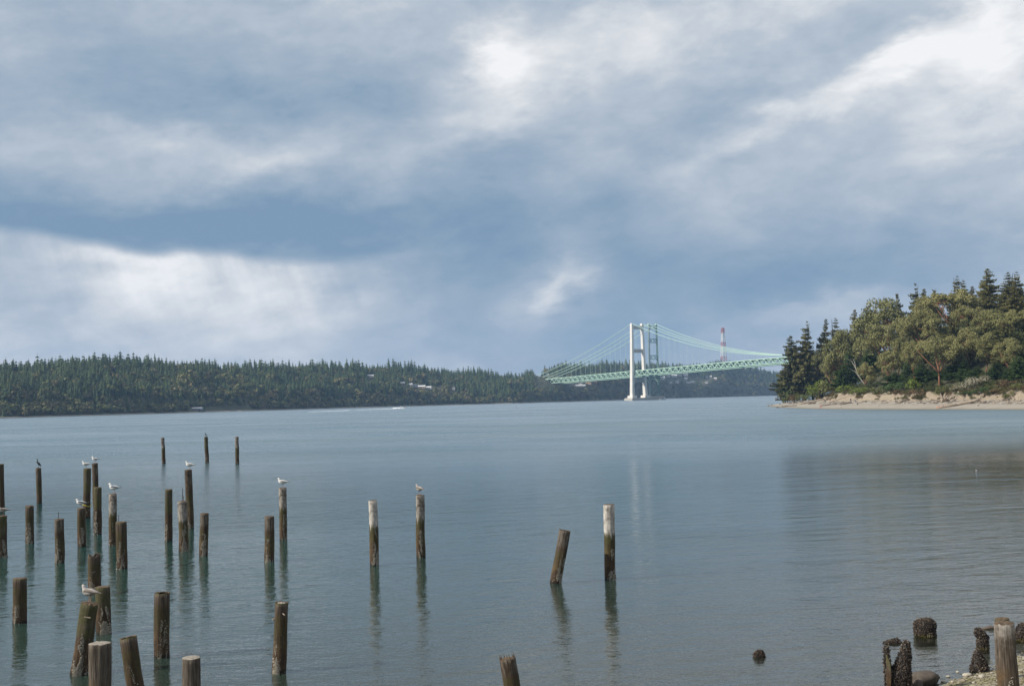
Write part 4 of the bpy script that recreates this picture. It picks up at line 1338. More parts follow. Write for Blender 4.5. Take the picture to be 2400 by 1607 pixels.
for i, (px, py, wpx, dk, lab) in enumerate(POINT_STONES):
    p = Vector(gp(px, py)) if not (py < 935) else on_z(px, py, 0.0)
    o = link('beach_stone', (STN_D if dk else STN)[i % 4]); s_ = wpx * p.y / F_PX
    o.location = p + Vector((0, 0, s_ * .15)); o.scale = (s_, s_ * .8, s_ * .8); o.rotation_euler = (0, 0, i * 1.3)
    tag(o, lab, 'stone', 'stones about the point beach')
# rubble of the bluff
m_ = MB()
for i in range(420):
    px, py = random.uniform(1850, 2400), random.uniform(936, 943)
    p = Vector(gp(px, py)); s_ = random.uniform(.12, .45)
    me = STN[i % 4]
    m_.box(p + Vector((0, 0, s_ * .2)), (s_, s_ * .8, s_ * .6), rot=Matrix.Rotation(random.random() * 3, 3, 'Z') @ Matrix.Rotation(random.random(), 3, 'X'))
tag(link('beach_rubble', m_.mesh('beach_rubble', M_STONE)), 'small rubble fallen along the foot of the bluff', kind='stuff')


# sticks and bark of the wrack line
m_ = MB()
for i in range(210):
    px, py = random.uniform(1846, 2400), random.uniform(938.5, 946)
    p = Vector(gp(px, py)); L = random.uniform(.5, 2.6); a = random.uniform(-.9, .9) + (0 if i % 3 else 1.2)
    d = Vector((math.cos(a), math.sin(a), random.uniform(-.05, .18))) * L / 2
    m_.tube([p - d + Vector((0, 0, .12)), p + d + Vector((0, 0, .16))], [random.uniform(.05, .16), random.uniform(.03, .08)], 5, mat=i % 2)
tag(link('driftwood_litter', m_.mesh('driftwood_litter', [M_DRIFT_D, M_DRIFT])), 'sticks and bark strewn along the wrack line of the beach', kind='stuff')


# ---- people on the beach: one skinned body each, cut into clothes by material
M_SKIN = plain('skin', (.45, .27, .19), .6, var=.05)
M_HAIR = plain('dark_hair', (.035, .025, .02), .6)
CLOTH = {k_: plain(k_ + '_cloth', c, .8, var=.1, scale=8) for k_, c in {'red': (.42, .03, .04), 'white': (.7, .68, .66), 'dark': (.04, .04, .05), 'blue': (.10, .14, .24),
         'grey': (.26, .28, .30), 'olive': (.13, .12, .05), 'orange': (.5, .13, .05), 'tan': (.35, .26, .17)}.items()}


def person(px, py, pose, top, low, rot, label, lift=0.0):
    if pose == 'bend':
        J = dict(pel=(0, 0, .86), spi=(0, -.22, 1.02), che=(0, -.46, 1.06), nec=(0, -.58, 1.04), hed=(0, -.72, 1.0))
        legs = [((s_ * .10, 0, .84), (s_ * .12, -.06, .45), (s_ * .12, .02, .06), (s_ * .13, -.14, .03)) for s_ in (-1, 1)]
        arms = [((s_ * .17, -.48, 1.04), (s_ * .2, -.52, .78), (s_ * .14, -.6, .54), (s_ * .13, -.63, .46)) for s_ in (-1, 1)]
    elif pose == 'sit':
        J = dict(pel=(0, 0, .14), spi=(0, .02, .36), che=(0, -.03, .56), nec=(0, -.05, .70), hed=(0, -.08, .86))
        legs = [((s_ * .1, -.04, .14), (s_ * .14, -.40, .40), (s_ * .13, -.66, .08), (s_ * .13, -.80, .05)) for s_ in (-1, 1)]
        arms = [((s_ * .17, -.03, .6), (s_ * .24, -.18, .42), (s_ * .13, -.38, .44), (s_ * .09, -.44, .44)) for s_ in (-1, 1)]
    else:
        J = dict(pel=(0, 0, .92), spi=(0, 0, 1.12), che=(0, -.01, 1.34), nec=(0, 0, 1.49), hed=(0, -.02, 1.65))
        legs = [((s_ * .1, 0, .9), (s_ * .11, -.03 * s_, .5), (s_ * .12, .06 * s_, .07), (s_ * .13, .06 * s_ - .15, .03)) for s_ in (-1, 1)]
        arms = [((s_ * .19, 0, 1.4), (s_ * .25, .02, 1.13), (s_ * .23, -.08, .9), (s_ * .22, -.11, .82)) for s_ in (-1, 1)]
    vs_, es_, rd, zone = [], [], [], []
    def v(p, r, z): vs_.append(p); rd.append(r); zone.append(z); return len(vs_) - 1
    a0 = v(J['pel'], .15, 'low'); a1 = v(J['spi'], .14, 'top'); a2 = v(J['che'], .165, 'top'); a3 = v(J['nec'], .06, 'skin'); a4 = v(J['hed'], .105, 'skin')
    hd = Vector(J['hed']); up_ = (hd - Vector(J['nec'])).normalized()
    a5 = v(tuple(hd + up_ * .09), .085, 'hair')
    es_ += [(a0, a1), (a1, a2), (a2, a3), (a3, a4), (a4, a5)]
    for L in legs:
        pr = a0
        for p, r in zip(L, (.095, .07, .05, .04)): q = v(p, r, 'low'); es_.append((pr, q)); pr = q
    for L in arms:
        pr = a2
        for p, r, z in zip(L, (.065, .052, .04, .035), ('top', 'top', 'top', 'skin')): q = v(p, r, z); es_.append((pr, q)); pr = q
    me = bpy.data.meshes.new('person'); me.from_pydata(vs_, es_, [])
    ob = bpy.data.objects.new('person', me); COL.objects.link(ob)
    md = ob.modifiers.new('skin', 'SKIN'); ob.modifiers.new('sub', 'SUBSURF').levels = 1
    for i, r in enumerate(rd): me.skin_vertices[0].data[i].radius = (r, r); me.skin_vertices[0].data[i].use_root = (i == 0)
    dg = bpy.context.evaluated_depsgraph_get(); ev = ob.evaluated_get(dg)
    fin = bpy.data.meshes.new_from_object(ev)
    ob.modifiers.clear(); ob.data = fin; bpy.data.meshes.remove(me)
    for m in (CLOTH[top], CLOTH[low], M_SKIN, M_HAIR): fin.materials.append(m)
    zi = {'top': 0, 'low': 1, 'skin': 2, 'hair': 3}
    pv_ = [Vector(p) for p in vs_]
    for f in fin.polygons:
        f.use_smooth = True
        c = f.center; k_ = min(range(len(pv_)), key=lambda i: (pv_[i] - c).length - rd[i] * .8); f.material_index = zi[zone[k_]]
    g = gp(px, py); ob.location = (g[0], g[1], g[2] + lift); ob.rotation_euler = (0, 0, rot)
    tag(ob, label, 'person', 'people on the point beach')
    return ob


person(1922, 956.5, 'bend', 'red', 'red', R(60), 'person in red bending over at the edge of the water')
person(1934, 944.5, 'stand', 'dark', 'dark', R(20), 'person in dark clothes standing left of the white clad one')
person(1941, 946, 'sit', 'white', 'tan', R(-20), 'person in white sitting on the sand under the logs')
person(1944, 945.5, 'sit', 'white', 'dark', R(30), 'second seated person, in a white top, leaning near the first')
person(1994, 942.5, 'stand', 'dark', 'blue', R(10), 'person in a dark top standing behind the seated group')
person(1998, 944.5, 'sit', 'white', 'dark', R(-30), 'person in a white top sitting under the raised log end')
person(2004, 942, 'sit', 'blue', 'dark', R(40), 'person in blue sitting right of the raised log end')
person(2009.5, 948, 'sit', 'grey', 'dark', R(0), 'person in grey sitting lowest on the sand')
person(2291, 951, 'sit', 'white', 'olive', R(10), 'person in white and olive crouching beside the fallen trunk')
person(1800.5, 951, 'stand', 'grey', 'dark', R(90), 'person standing out on the tip of the sand spit')
person(1808, 949.5, 'sit', 'dark', 'dark', R(90), 'person in dark clothes crouching behind the one on the spit')

# ---- kayaks pulled up by the log


def kayak(px0, py0, px1, py1, label):
    A, B = Vector(gp(px0, py0, .16)), Vector(gp(px1, py1, .16))
    o = empty('kayak', A, 0, label, 'kayak', 'orange kayaks on the point beach')
    d = B - A; L = d.length; q = d.to_track_quat('X', 'Z').to_matrix()
    m_ = MB(); ring = []; N = 11
    for i in range(N):
        f = i / (N - 1); w_ = .32 * math.sin(math.pi * min(.98, max(.02, f))) ** .6; hh = .17 + .10 * (2 * f - 1) ** 2
        for k_ in range(8):
            an = 6.283 * k_ / 8; ring.append(q @ Vector((f * L, math.cos(an) * w_, math.sin(an) * hh * (.8 if math.sin(an) < 0 else .7) + .06 * (2 * f - 1) ** 2)))
    m_.add(ring, [(i * 8 + k_, i * 8 + (k_ + 1) % 8, i * 8 + 8 + (k_ + 1) % 8, i * 8 + 8 + k_) for i in range(N - 1) for k_ in range(8)] + [tuple(range(7, -1, -1)), tuple(range((N - 1) * 8, N * 8))])
    link('hull', m_.mesh('hull', plain('orange_plastic', (.62, .10, .03), .35, var=.05), True), o)
    m_ = MB(); m_.tube([q @ Vector((L * f, 0, .13)) for f in (.42, .46, .54, .58)], [.1, .2, .2, .1], 8); link('cockpit', m_.mesh('cockpit', CLOTH['dark']), o)


kayak(2195, 956.2, 2207, 953.6, 'orange kayak lying lower on the sand by the fallen trunk')
kayak(2206, 954.2, 2216, 951.2, 'orange kayak lying higher on the sand by the fallen trunk')

# ================================================================== THE OLD PILES


def material_pile(name, kind):
    """old creosoted timber: bleached or grey head, green algae band, brown flank, dark wet foot (measured above the water)"""
    m, n, b = new_mat(name)
    co = obj_co(n)
    sp = n.nodes.new('ShaderNodeSeparateXYZ'); n.links.new(co, sp.inputs[0])
    X, Y, Z = (S(n, sp.outputs[i]) for i in range(3))
    at = n.nodes.new('ShaderNodeAttribute'); at.attribute_type = 'OBJECT'; at.attribute_name = 'pile_height'
    G = Z / S(n, at.outputs['Fac'])                            # 0 at the water, 1 at the head
    grain = noise_tex(n, combine(n, X * 26.0, Y * 26.0, Z * 1.6), 1.0, 5, 0.65)
    blot = noise_tex(n, co, 3.4, 5, 0.65); fine = noise_tex(n, co, 22.0, 4, 0.6)
    drip = noise_tex(n, combine(n, X * 12.0, Y * 12.0, Z * 0.5), 1.0, 3, 0.6)
    rnd = obj_random(n)
    brown = ramp(n, grain, [(0.3, (.014, .009, .006)), (0.5, (.045, .029, .017)), (0.72, (.115, .075, .045))])
    grey = ramp(n, grain, [(0.3, (.030, .024, .019)), (0.5, (.105, .088, .070)), (0.72, (.22, .195, .165))])
    white = ramp(n, grain, [(0.25, (.16, .12, .09)), (0.42, (.42, .39, .35)), (0.7, (.60, .58, .54))])
    moss = ramp(n, fine, [(0.3, (.033, .035, .011)), (0.7, (.085, .08, .026))])
    rust = ramp(n, fine, [(0.3, (.065, .038, .018)), (0.7, (.155, .098, .05))])
    g2 = G + (drip - 0.5) * 0.34 + (blot - 0.5) * 0.2
    c = brown
    if kind == 'bleached':
        c = mix_col(n, (g2).smooth(0.56, 0.66) * (0.35 + (blot.smooth(0.3, 0.6)) * 0.65), c, white); mlo, mhi, ms = 0.30, 0.62, .8
    elif kind == 'pale':
        c = mix_col(n, g2.smooth(0.56, 0.68) * (blot.smooth(0.3, 0.62)) * 0.9, c, mix_col(n, 0.45, white, grey)); mlo, mhi, ms = 0.25, 0.62, .7
    elif kind == 'grey':
        c = mix_col(n, g2.smooth(0.55, 0.85) * blot.smooth(0.35, 0.6), c, grey); mlo, mhi, ms = 0.20, 0.6, .55
    elif kind == 'post':
        c = mix_col(n, 0.5, brown, grey); c = mix_col(n, (blot * g2).smooth(0.3, 0.75) * 0.6, c, white); mlo, mhi, ms = 0.2, 0.4, .1
    elif kind == 'allgrey':
        c = mix_col(n, 0.35, grey, brown); mlo, mhi, ms = 0.2, 0.4, .12
    elif kind == 'mossy':
        c = mix_col(n, g2.smooth(0.45, 0.7) * 0.6, c, grey); mlo, mhi, ms = 0.55, 1.2, .85
    else:
        c = mix_col(n, g2.smooth(0.7, 1.0) * 0.5, c, grey); mlo, mhi, ms = 0.35, 0.8, .45
    mm = g2.smooth(mlo - 0.06, mlo + 0.06) * (1 - g2.smooth(mhi - 0.04, mhi + 0.05)) * (blot.smooth(0.3, 0.6)) * ms
    c = mix_col(n, mm.clamp(), c, moss)
    side = (X * -1.0 / 0.2).smooth(-0.2, 0.9)                  # yellow brown algae film low on the weather side
    c = mix_col(n, ((1 - g2.smooth(0.30, 0.52)) * blot.smooth(0.35, 0.62) * (0.25 + side * 0.5)).clamp(), c, rust)
    if kind == 'mossy' or kind == 'brown':
        c = mix_col(n, ((G + (fine - 0.5) * 0.06).smooth(0.955, 0.985) * 0.8).clamp(), c, moss)
    c = mix_col(n, 1 - (Z + (fine - 0.5) * 0.12).smooth(0.03, 0.16), c, (.018, .014, .010))
    n.links.new(c, b.inputs['Base Color'])
    b.inputs['Roughness'].default_value = 0.75; b.inputs['Specular IOR Level'].default_value = 0.25
    bump(n, b, grain * 0.7 + fine * 0.3, 0.7, 0.03)
    return m


PILE_M = {k_: material_pile('pile_timber_' + k_, k_) for k_ in ('bleached', 'pale', 'grey', 'allgrey', 'post', 'mossy', 'brown')}
M_ENDGRAIN = plain('end_grain', (.10, .07, .045), .85, var=.45, scale=14)
M_ENDGREY = plain('grey_end_grain', (.26, .23, .19), .85, var=.35, scale=14)
M_ROT = plain('rotten_heart', (.018, .013, .009), .9, var=.4, scale=9)
M_BARN = leafy('barnacle_shell', [(.12, .10, .075), (.28, .25, .20), (.44, .42, .37)], 14.0, True, rough=.7, swing=.3)
M_MUSSEL = leafy('mussel_shell', [(.010, .010, .014), (.020, .017, .018), (.045, .034, .026), (.13, .10, .075), (.38, .31, .24)], 9.0, True, rough=.4, swing=.35)
M_WEED = plain('rockweed', (.05, .042, .012), .5, var=.4, scale=10)


def pile_shaft(seed, h, r, below, hollow=0.0, jag=0.0, taper=.04, seg=26, rough=.075):
    """the timber: a slightly uneven round log with drying checks; local z=0 at the water"""
    r_ = np.random.default_rng(seed)
    rows = max(10, int((h + below) / .11))
    V, Fc, MI = [], [], []
    cr = [(r_.uniform(0, 6.28), r_.uniform(.04, .10), r_.uniform(0, h)) for _ in range(6)]
    ph = r_.uniform(0, 6.28)
    topj = [jag * (abs(mnoise.noise((math.cos(6.283 * k_ / seg) * 2.2 + seed, math.sin(6.283 * k_ / seg) * 2.2, seed * 1.7)))) * 2.2 + .012 * r_.random() for k_ in range(seg)]
    for i in range(rows + 1):
        f = i / rows; z = -below + (h + below) * f
        for k_ in range(seg):
            a = 6.283185 * k_ / seg
            nz = mnoise.noise((math.cos(a) * 1.6 + seed * 3.1, math.sin(a) * 1.6, z * .9)) * rough * 1.3 + mnoise.noise((math.cos(a) * 5 + seed, math.sin(a) * 5, z * .5)) * rough * .9
            nz += mnoise.noise((math.cos(a) * 9, math.sin(a) * 9 + seed, z * 4.0)) * rough * .35
            for ca, cw, cz in cr:
                da = abs((a - ca + math.pi) % 6.283185 - math.pi)
                if da < cw * 1.6 and abs(z - cz) < .6: nz -= .05 * (1 - da / (cw * 1.6))
            rr = r * (1 + nz + taper * (1 - f) * 1.0 + .03 * math.sin(2 * a + ph))
            zz = z - (topj[k_] if i == rows else topj[k_] * max(0, 1 - (rows - i) * .34) if jag and rows - i < 3 else (topj[k_] * .3 if i == rows - 1 else 0))
            bx_ = .05 * mnoise.noise((seed * 1.3, z * .7, 2.0)) * (1 - abs(2 * f - 1)); by_ = .05 * mnoise.noise((seed * 1.3, z * .7, 8.0)) * (1 - abs(2 * f - 1))
            V.append((math.cos(a) * rr + bx_, math.sin(a) * rr + by_, zz))
    for i in range(rows):
        for k_ in range(seg):
            j = (k_ + 1) % seg
            Fc.append((i * seg + k_, i * seg + j, (i + 1) * seg + j, (i + 1) * seg + k_)); MI.append(0)
    base = rows * seg
    rim = [V[base + k_] for k_ in range(seg)]
    if hollow:
        prev = base
        for q, (s_, dz_, mi) in enumerate(((.80, -.012, 1), (.72, -.07, 2), (.62, -hollow, 2), (.3, -hollow - .02, 2))):
            st = len(V)
            for k_ in range(seg):
                w_ = s_ * (1 + .07 * mnoise.noise((k_ * .9, q * 3.3, seed)))
                V.append((rim[k_][0] * w_, rim[k_][1] * w_, rim[k_][2] + dz_ + .02 * mnoise.noise((k_ * 1.3, q, seed + 4))))
            for k_ in range(seg):
                j = (k_ + 1) % seg; Fc.append((prev + k_, prev + j, st + j, st + k_)); MI.append(mi)
            prev = st
    else:
        prev = base
        for s_, dz_ in ((.93, .006), (.55, .012)):
            st = len(V)
            for k_ in range(seg): V.append((rim[k_][0] * s_, rim[k_][1] * s_, h - (h - rim[k_][2]) * s_ ** 2 + dz_ + .01 * mnoise.noise((k_ * 1.1, s_ * 5, seed))))
            for k_ in range(seg):
                j = (k_ + 1) % seg; Fc.append((prev + k_, prev + j, st + j, st + k_)); MI.append(1)
            prev = st
    V.append((0, 0, V[prev][2])); c = len(V) - 1
    for k_ in range(seg):
        j = (k_ + 1) % seg; Fc.append((prev + k_, prev + j, c, c)); MI.append(2 if hollow else 1)
    return V, Fc, MI


def shells(seed, n_, r, z0, z1, a_mid, a_w, s0, s1, mat, name, taper=.04):
    """barnacles and oyster scale: small cones on the lower flank, thickest near the water"""
    r_ = np.random.default_rng(seed); V, Fc = [], []
    for _ in range(n_):
        f = r_.random() ** 1.5
        z = z0 + (z1 - z0) * f
        a = a_mid + r_.normal() * a_w * (1.0 - .55 * f)
        if mnoise.noise((a * 2.2 + seed, z * 3.0, seed * .7)) < -.12: continue
        s_ = r_.uniform(s0, s1) * (1 - .35 * f)
        rr = r * (1 + taper * .7) + .004
        o = np.array((math.cos(a) * rr, math.sin(a) * rr, z)); nrm = np.array((math.cos(a), math.sin(a), r_.uniform(-.3, .5)))
        t1 = np.array((-math.sin(a), math.cos(a), 0)); t2 = np.array((0, 0, 1.0)); sp = r_.uniform(0, 6.28)
        k_ = len(V)
        for q in range(4):
            an = sp + q * 1.571; V.append(o + (t1 * math.cos(an) + t2 * math.sin(an) * 1.25) * s_ - nrm * .012)
        V.append(o + nrm * s_ * r_.uniform(.5, 1.1))
        Fc += [(k_ + q, k_ + (q + 1) % 4, k_ + 4) for q in range(4)]
    if not V: return None
    return np_mesh(name, np.array(V), np.array(Fc), mat, attr=np.repeat(r_.random(len(V) // 5), 5))


G_PILE = 'old timber piles standing in the water'
# px/py of head centre, px/py of foot centre, width px, look, hollow, jag, barnacles(0-1), rods, label
PILES = [
    (1, 1087, 3, 1195, 15, 'brown', 0, .02, .2, [], 'dark pile cut by the left edge, the taller of the two there'),
    (90, 1096, 92, 1179, 12.5, 'grey', 0, .0, .6, [], 'thin grey pile that carries a dark cormorant, near the left edge'),
    (69, 1184, 70, 1273, 19, 'brown', 0, .05, .9, [], 'brown pile with a notched narrower head, near the left edge'),
    (139, 1215.5, 139.5, 1318, 21, 'grey', 0, .01, .9, [(-.25, .27)], 'brown pile with one iron rod, between the notched pile and the gull piles'),
    (4, 1208, 5, 1305, 24, 'mossy', 0, .01, .5, [], 'mossy pile cut by the left edge under the brown young gull'),
    (205, 1097, 203, 1214, 17, 'mossy', 0, .02, .3, [], 'green topped tall pile in the gull cluster'),
    (222, 1085, 226, 1196, 13.5, 'grey', 0, .01, .2, [], 'slim pale pile right behind the green topped pile'),
    (229, 1141.5, 229, 1252, 16.5, 'mossy', 0, .01, .7, [], 'moss headed pile standing right of the gull cluster'),
    (190, 1190, 191, 1280.5, 19, 'brown', 0, .01, .7, [], 'brown pile in front of the green topped one, under a white gull'),
    (264.5, 1156, 264, 1278, 18, 'pale', 0, .01, .5, [], 'pile with a pale grey upper half behind the rusty pile'),
    (284, 1222, 286.5, 1332, 25, 'brown', 0, .01, 1.0, [(-.5, .28)], 'rusty brown pile with one iron rod and white shells at its foot'),
    (381, 1025.5, 384, 1086, 8.5, 'pale', 0, .0, .3, [], 'far thin pile, first of the three farthest out'),
    (482.7, 1023, 485.5, 1084.5, 8.5, 'mossy', 0, .0, .3, [], 'far thin pile under a dark bird, middle of the three farthest out'),
    (555, 1023, 556.5, 1087, 8.5, 'pale', 0, .0, .2, [], 'far thin pile with a white middle, last of the three farthest out'),
    (441, 1100, 446, 1238, 16.5, 'grey', 0, .01, .6, [], 'tall cracked grey pile under a speckled gull'),
    (395.7, 1146, 394.5, 1266.5, 17, 'mossy', 0, .01, .6, [], 'green topped pile left of the twin rod pile'),
    (428, 1173.5, 430, 1292, 22, 'pale', 0, .01, .9, [(-.05, .5), (.18, .2)], 'white streaked pile with two thin iron rods'),
    (479, 1201.5, 477, 1302, 20, 'grey', 0, .03, .8, [], 'short brown pile right of the twin rod pile'),
    (220.6, 1296, 221.5, 1392, 28.5, 'brown', .12, .12, 1.0, [], 'broken hollow pile with a jagged rim behind the big gull'),
    (46.8, 1354, 46, 1459, 30, 'brown', 0, .02, .4, [], 'thick brown pile alone in the lower left corner'),
    (241, 1373.5, 244, 1483.7, 33, 'mossy', 0, .02, 1.0, [], 'moss sided pile behind the leaning pile'),
    (211, 1411, 184, 1579, 41, 'mossy', 0, .03, 1.0, [], 'thick leaning pile under the big grey gull'),
    (233.5, 1505.5, 234, 1660, 48, 'allgrey', 0, .0, .0, [], 'thick weathered grey pile in front of the leaning pile'),
    (300, 1491, 325, 1640, 38, 'brown', .10, .01, 1.0, [], 'hollow dark pile leaning left at the bottom edge'),
    (380.5, 1386, 378, 1539, 34, 'brown', .14, .01, 1.0, [], 'hollow cupped pile with a white shell stripe on its lower half'),
    (448.7, 1539, 449, 1660, 43, 'allgrey', 0, .0, .0, [], 'grey sawn pile cut by the bottom edge right of the hollow ones'),
    (631.6, 1209, 631.5, 1315, 22, 'grey', 0, .01, .7, [], 'dark brown pile in front of the pile with the sitting gull'),
    (662.4, 1142, 664.5, 1265, 17.2, 'pale', 0, .01, .7, [], 'white headed pile under a sitting gull, left of centre'),
    (874, 1172, 879, 1324, 20, 'bleached', 0, .015, .9, [], 'white headed pile without a bird, left of the one with the turning gull'),
    (984.3, 1159, 985.6, 1306, 19.8, 'pale', 0, .01, .5, [], 'straight pile with a white band under the gull that turns its head'),
    (660, 1409, 653.8, 1575, 32, 'brown', .10, .03, 1.0, [], 'hollow dark pile with pale stones in its cup'),
    (1324, 1241, 1301.7, 1366.5, 26, 'grey', .05, .02, .9, [], 'leaning pile next to the white headed pile in the middle'),
    (1427, 1181, 1431.4, 1357, 26, 'bleached', 0, .01, .4, [], 'upright white headed pile beside the leaning pile in the middle'),
    (1188.4, 1541, 1207, 1650, 36, 'grey', 0, .04, .1, [], 'splintered brown pile cut by the bottom edge in the middle'),
    (2353, 1457, 2367, 1640, 46, 'post', 0, .03, .15, [], 'big cracked brown post on the shingle at the right'),
    (2349, 1447, 2356, 1600, 31, 'brown', 0, .02, .0, [], 'post hidden behind the big cracked post on the shingle'),
]
PILE_TOP = {}


def build_pile(i, spec):
    tx, ty, bx, by, wpx, look, hollow, jag, barn, rods, label = spec
    foot = on_z(bx, by, 0.0)
    head = on_y(tx, ty, foot.y)
    r = wpx * foot.y / F_PX / 2
    gz = near_z(foot.x, foot.y)
    axis = head - foot; h = axis.length
    below = max(.35, min(1.6, -gz + .25)) if gz < 0 else .5
    root = empty('timber_pile', foot, 0, label, 'pile', G_PILE if i < 34 else 'posts on the shingle')
    V, Fc, MI = pile_shaft(100 + i, h, r, below, hollow, max(jag, .022 if look != 'allgrey' else .008))
    end = M_ENDGREY if look == 'allgrey' else M_ENDGRAIN
    me = bpy.data.meshes.new('shaft'); me.from_pydata(V, [], [f if f[2] != f[3] else f[:3] for f in Fc])
    for m in (PILE_M[look], end, M_ROT): me.materials.append(m)
    me.polygons.foreach_set('material_index', MI); me.polygons.foreach_set('use_smooth', [m == 0 for m in MI])
    root.rotation_euler = Vector((0, 0, 1)).rotation_difference(axis).to_euler()
    link('shaft', me, root, pile_height=h)
    PILE_TOP[i] = head
    if barn:
        near_ = foot.y < 60
        n_ = int((900 if near_ else 260) * barn)
        a_m = math.radians(-78 + (i * 37 % 50 - 25))
        s0, s1 = (.012, .030) if near_ else (.018, .042)
        bm_ = shells(200 + i, n_, r, -.06, h * (.30 + .28 * barn), a_m, .42, s0, s1, M_BARN, 'barnacle_crust')
        if bm_: tag(link('barnacle_crust', bm_, root), kind='stuff')
    for off, L in rods:
        L = L * foot.y / 58 * 1.2
        m_ = MB(); m_.tube([(off * r, 0, h - .06), (off * r + .01, 0, h + L * .6), (off * r + .015, .01, h + L)], .014, 6)
        link('iron_rod', m_.mesh('iron_rod', M_IRON), root)
    return root, r, h


ROOTS = [build_pile(i, sp) for i, sp in enumerate(PILES)]
# the notched head of one pile, nails, a cup of stones, a loop of yellow rope
root, r, h = ROOTS[30]
for k_, (a, b_) in enumerate(((-.35, .1), (.35, .05), (0, -.3), (-.1, .4))):
    o = link('cobble', STN[k_], root); s_ = r * .62; o.scale = (s_, s_, s_); o.location = (a * r, b_ * r, h - .05)
m_ = MB(); m_.tube([(r * .4, -r * .9, h - .26), (r * .75, -r * 1.25, h - .29)], .012, 5); m_.tube([(-r * .9, -r * .3, h - .42), (-r * 1.15, -r * .5, h - .43)], .02, 5)
tag(link('iron_bolt', m_.mesh('iron_bolt', M_DRIFT), root), kind='stuff')
root, r, h = ROOTS[23]
m_ = MB()
for k_ in range(14):
    a = random.uniform(0, 6.28); q = random.uniform(0, .55) * r
    m_.box((math.cos(a) * q, math.sin(a) * q, h - .07), (random.uniform(.03, .08), random.uniform(.02, .05), .03), rot=Matrix.Rotation(random.uniform(0, 3), 3, 'Z'))
tag(link('rotten_chips', m_.mesh('rotten_chips', M_ENDGRAIN), root), kind='stuff')
root, r, h = ROOTS[21]
m_ = MB(); m_.box((.06, -r * 1.0, h - .32), (.16, .02, .025)); link('iron_staple', m_.mesh('iron_staple', M_DRIFT), root)
root, r, h = ROOTS[5]
m_ = MB(); pts_ = [(math.cos(a) * r * 1.12, math.sin(a) * r * 1.12, .78 + .06 * math.sin(2 * a)) for a in np.linspace(0, 6.283, 15)]
m_.tube(pts_, .022, 5); link('yellow_rope', m_.mesh('yellow_rope', plain('yellow_rope_fibre', (.45, .42, .06), .7)), root)
root, r, h = ROOTS[33]
m_ = MB()
for k_ in range(16):
    a = 6.283 * k_ / 16 + random.uniform(-.1, .1); q = r * random.uniform(.86, 1.0); L = random.uniform(.02, .09)
    m_.tube([(math.cos(a) * q, math.sin(a) * q, h - .08), (math.cos(a) * q * 1.03, math.sin(a) * q * 1.03, h + L)], [.02, .004], 4)
tag(link('splinter', m_.mesh('splinter', PILE_M['allgrey']), root), kind='stuff')

# ================================================================== BIRDS
M_GW = plain('white_feathers', (.74, .73, .71), .7, var=.06, scale=6)
M_GG = plain('grey_wing_feathers', (.24, .26, .29), .7, var=.1, scale=10)
M_GP = plain('pale_wing_feathers', (.58, .55, .51), .7, var=.14, scale=14)
M_GB = leafy('speckled_feathers', [(.10, .08, .065), (.20, .17, .145), (.33, .29, .26)], 16, swing=.9)
M_GB2 = plain('speckled_pale_feathers', (.38, .355, .335), .7, var=.35, scale=18)
M_BLK = plain('black_feathers', (.018, .018, .02), .5, var=.3, scale=10)
M_BILL = plain('yellow_bill', (.55, .38, .06), .4)
M_BILL_D = plain('dark_bill', (.06, .05, .05), .4)
M_PINK = plain('pink_leg', (.42, .24, .20), .5)


def lathe_path(pts_, radz, rady, seg=10):
    """a body along a path in the x-z plane with oval sections"""
    V, Fc = [], []
    n_ = len(pts_)
    for i, (x, z) in enumerate(pts_):
        x0, z0 = pts_[max(0, i - 1)]; x1, z1 = pts_[min(n_ - 1, i + 1)]
        tx, tz = x1 - x0, z1 - z0; L = math.hypot(tx, tz); nxx, nzz = -tz / L, tx / L
        for k_ in range(seg):
            a = 6.283 * k_ / seg
            V.append((x + nxx * radz[i] * math.sin(a), math.cos(a) * rady[i], z + nzz * radz[i] * math.sin(a)))
    for i in range(n_ - 1):
        for k_ in range(seg):
            j = (k_ + 1) % seg; Fc.append((i * seg + k_, i * seg + j, (i + 1) * seg + j, (i + 1) * seg + k_))
    Fc.append(tuple(range(seg - 1, -1, -1))); Fc.append(tuple((n_ - 1) * seg + k_ for k_ in range(seg)))
    return V, Fc


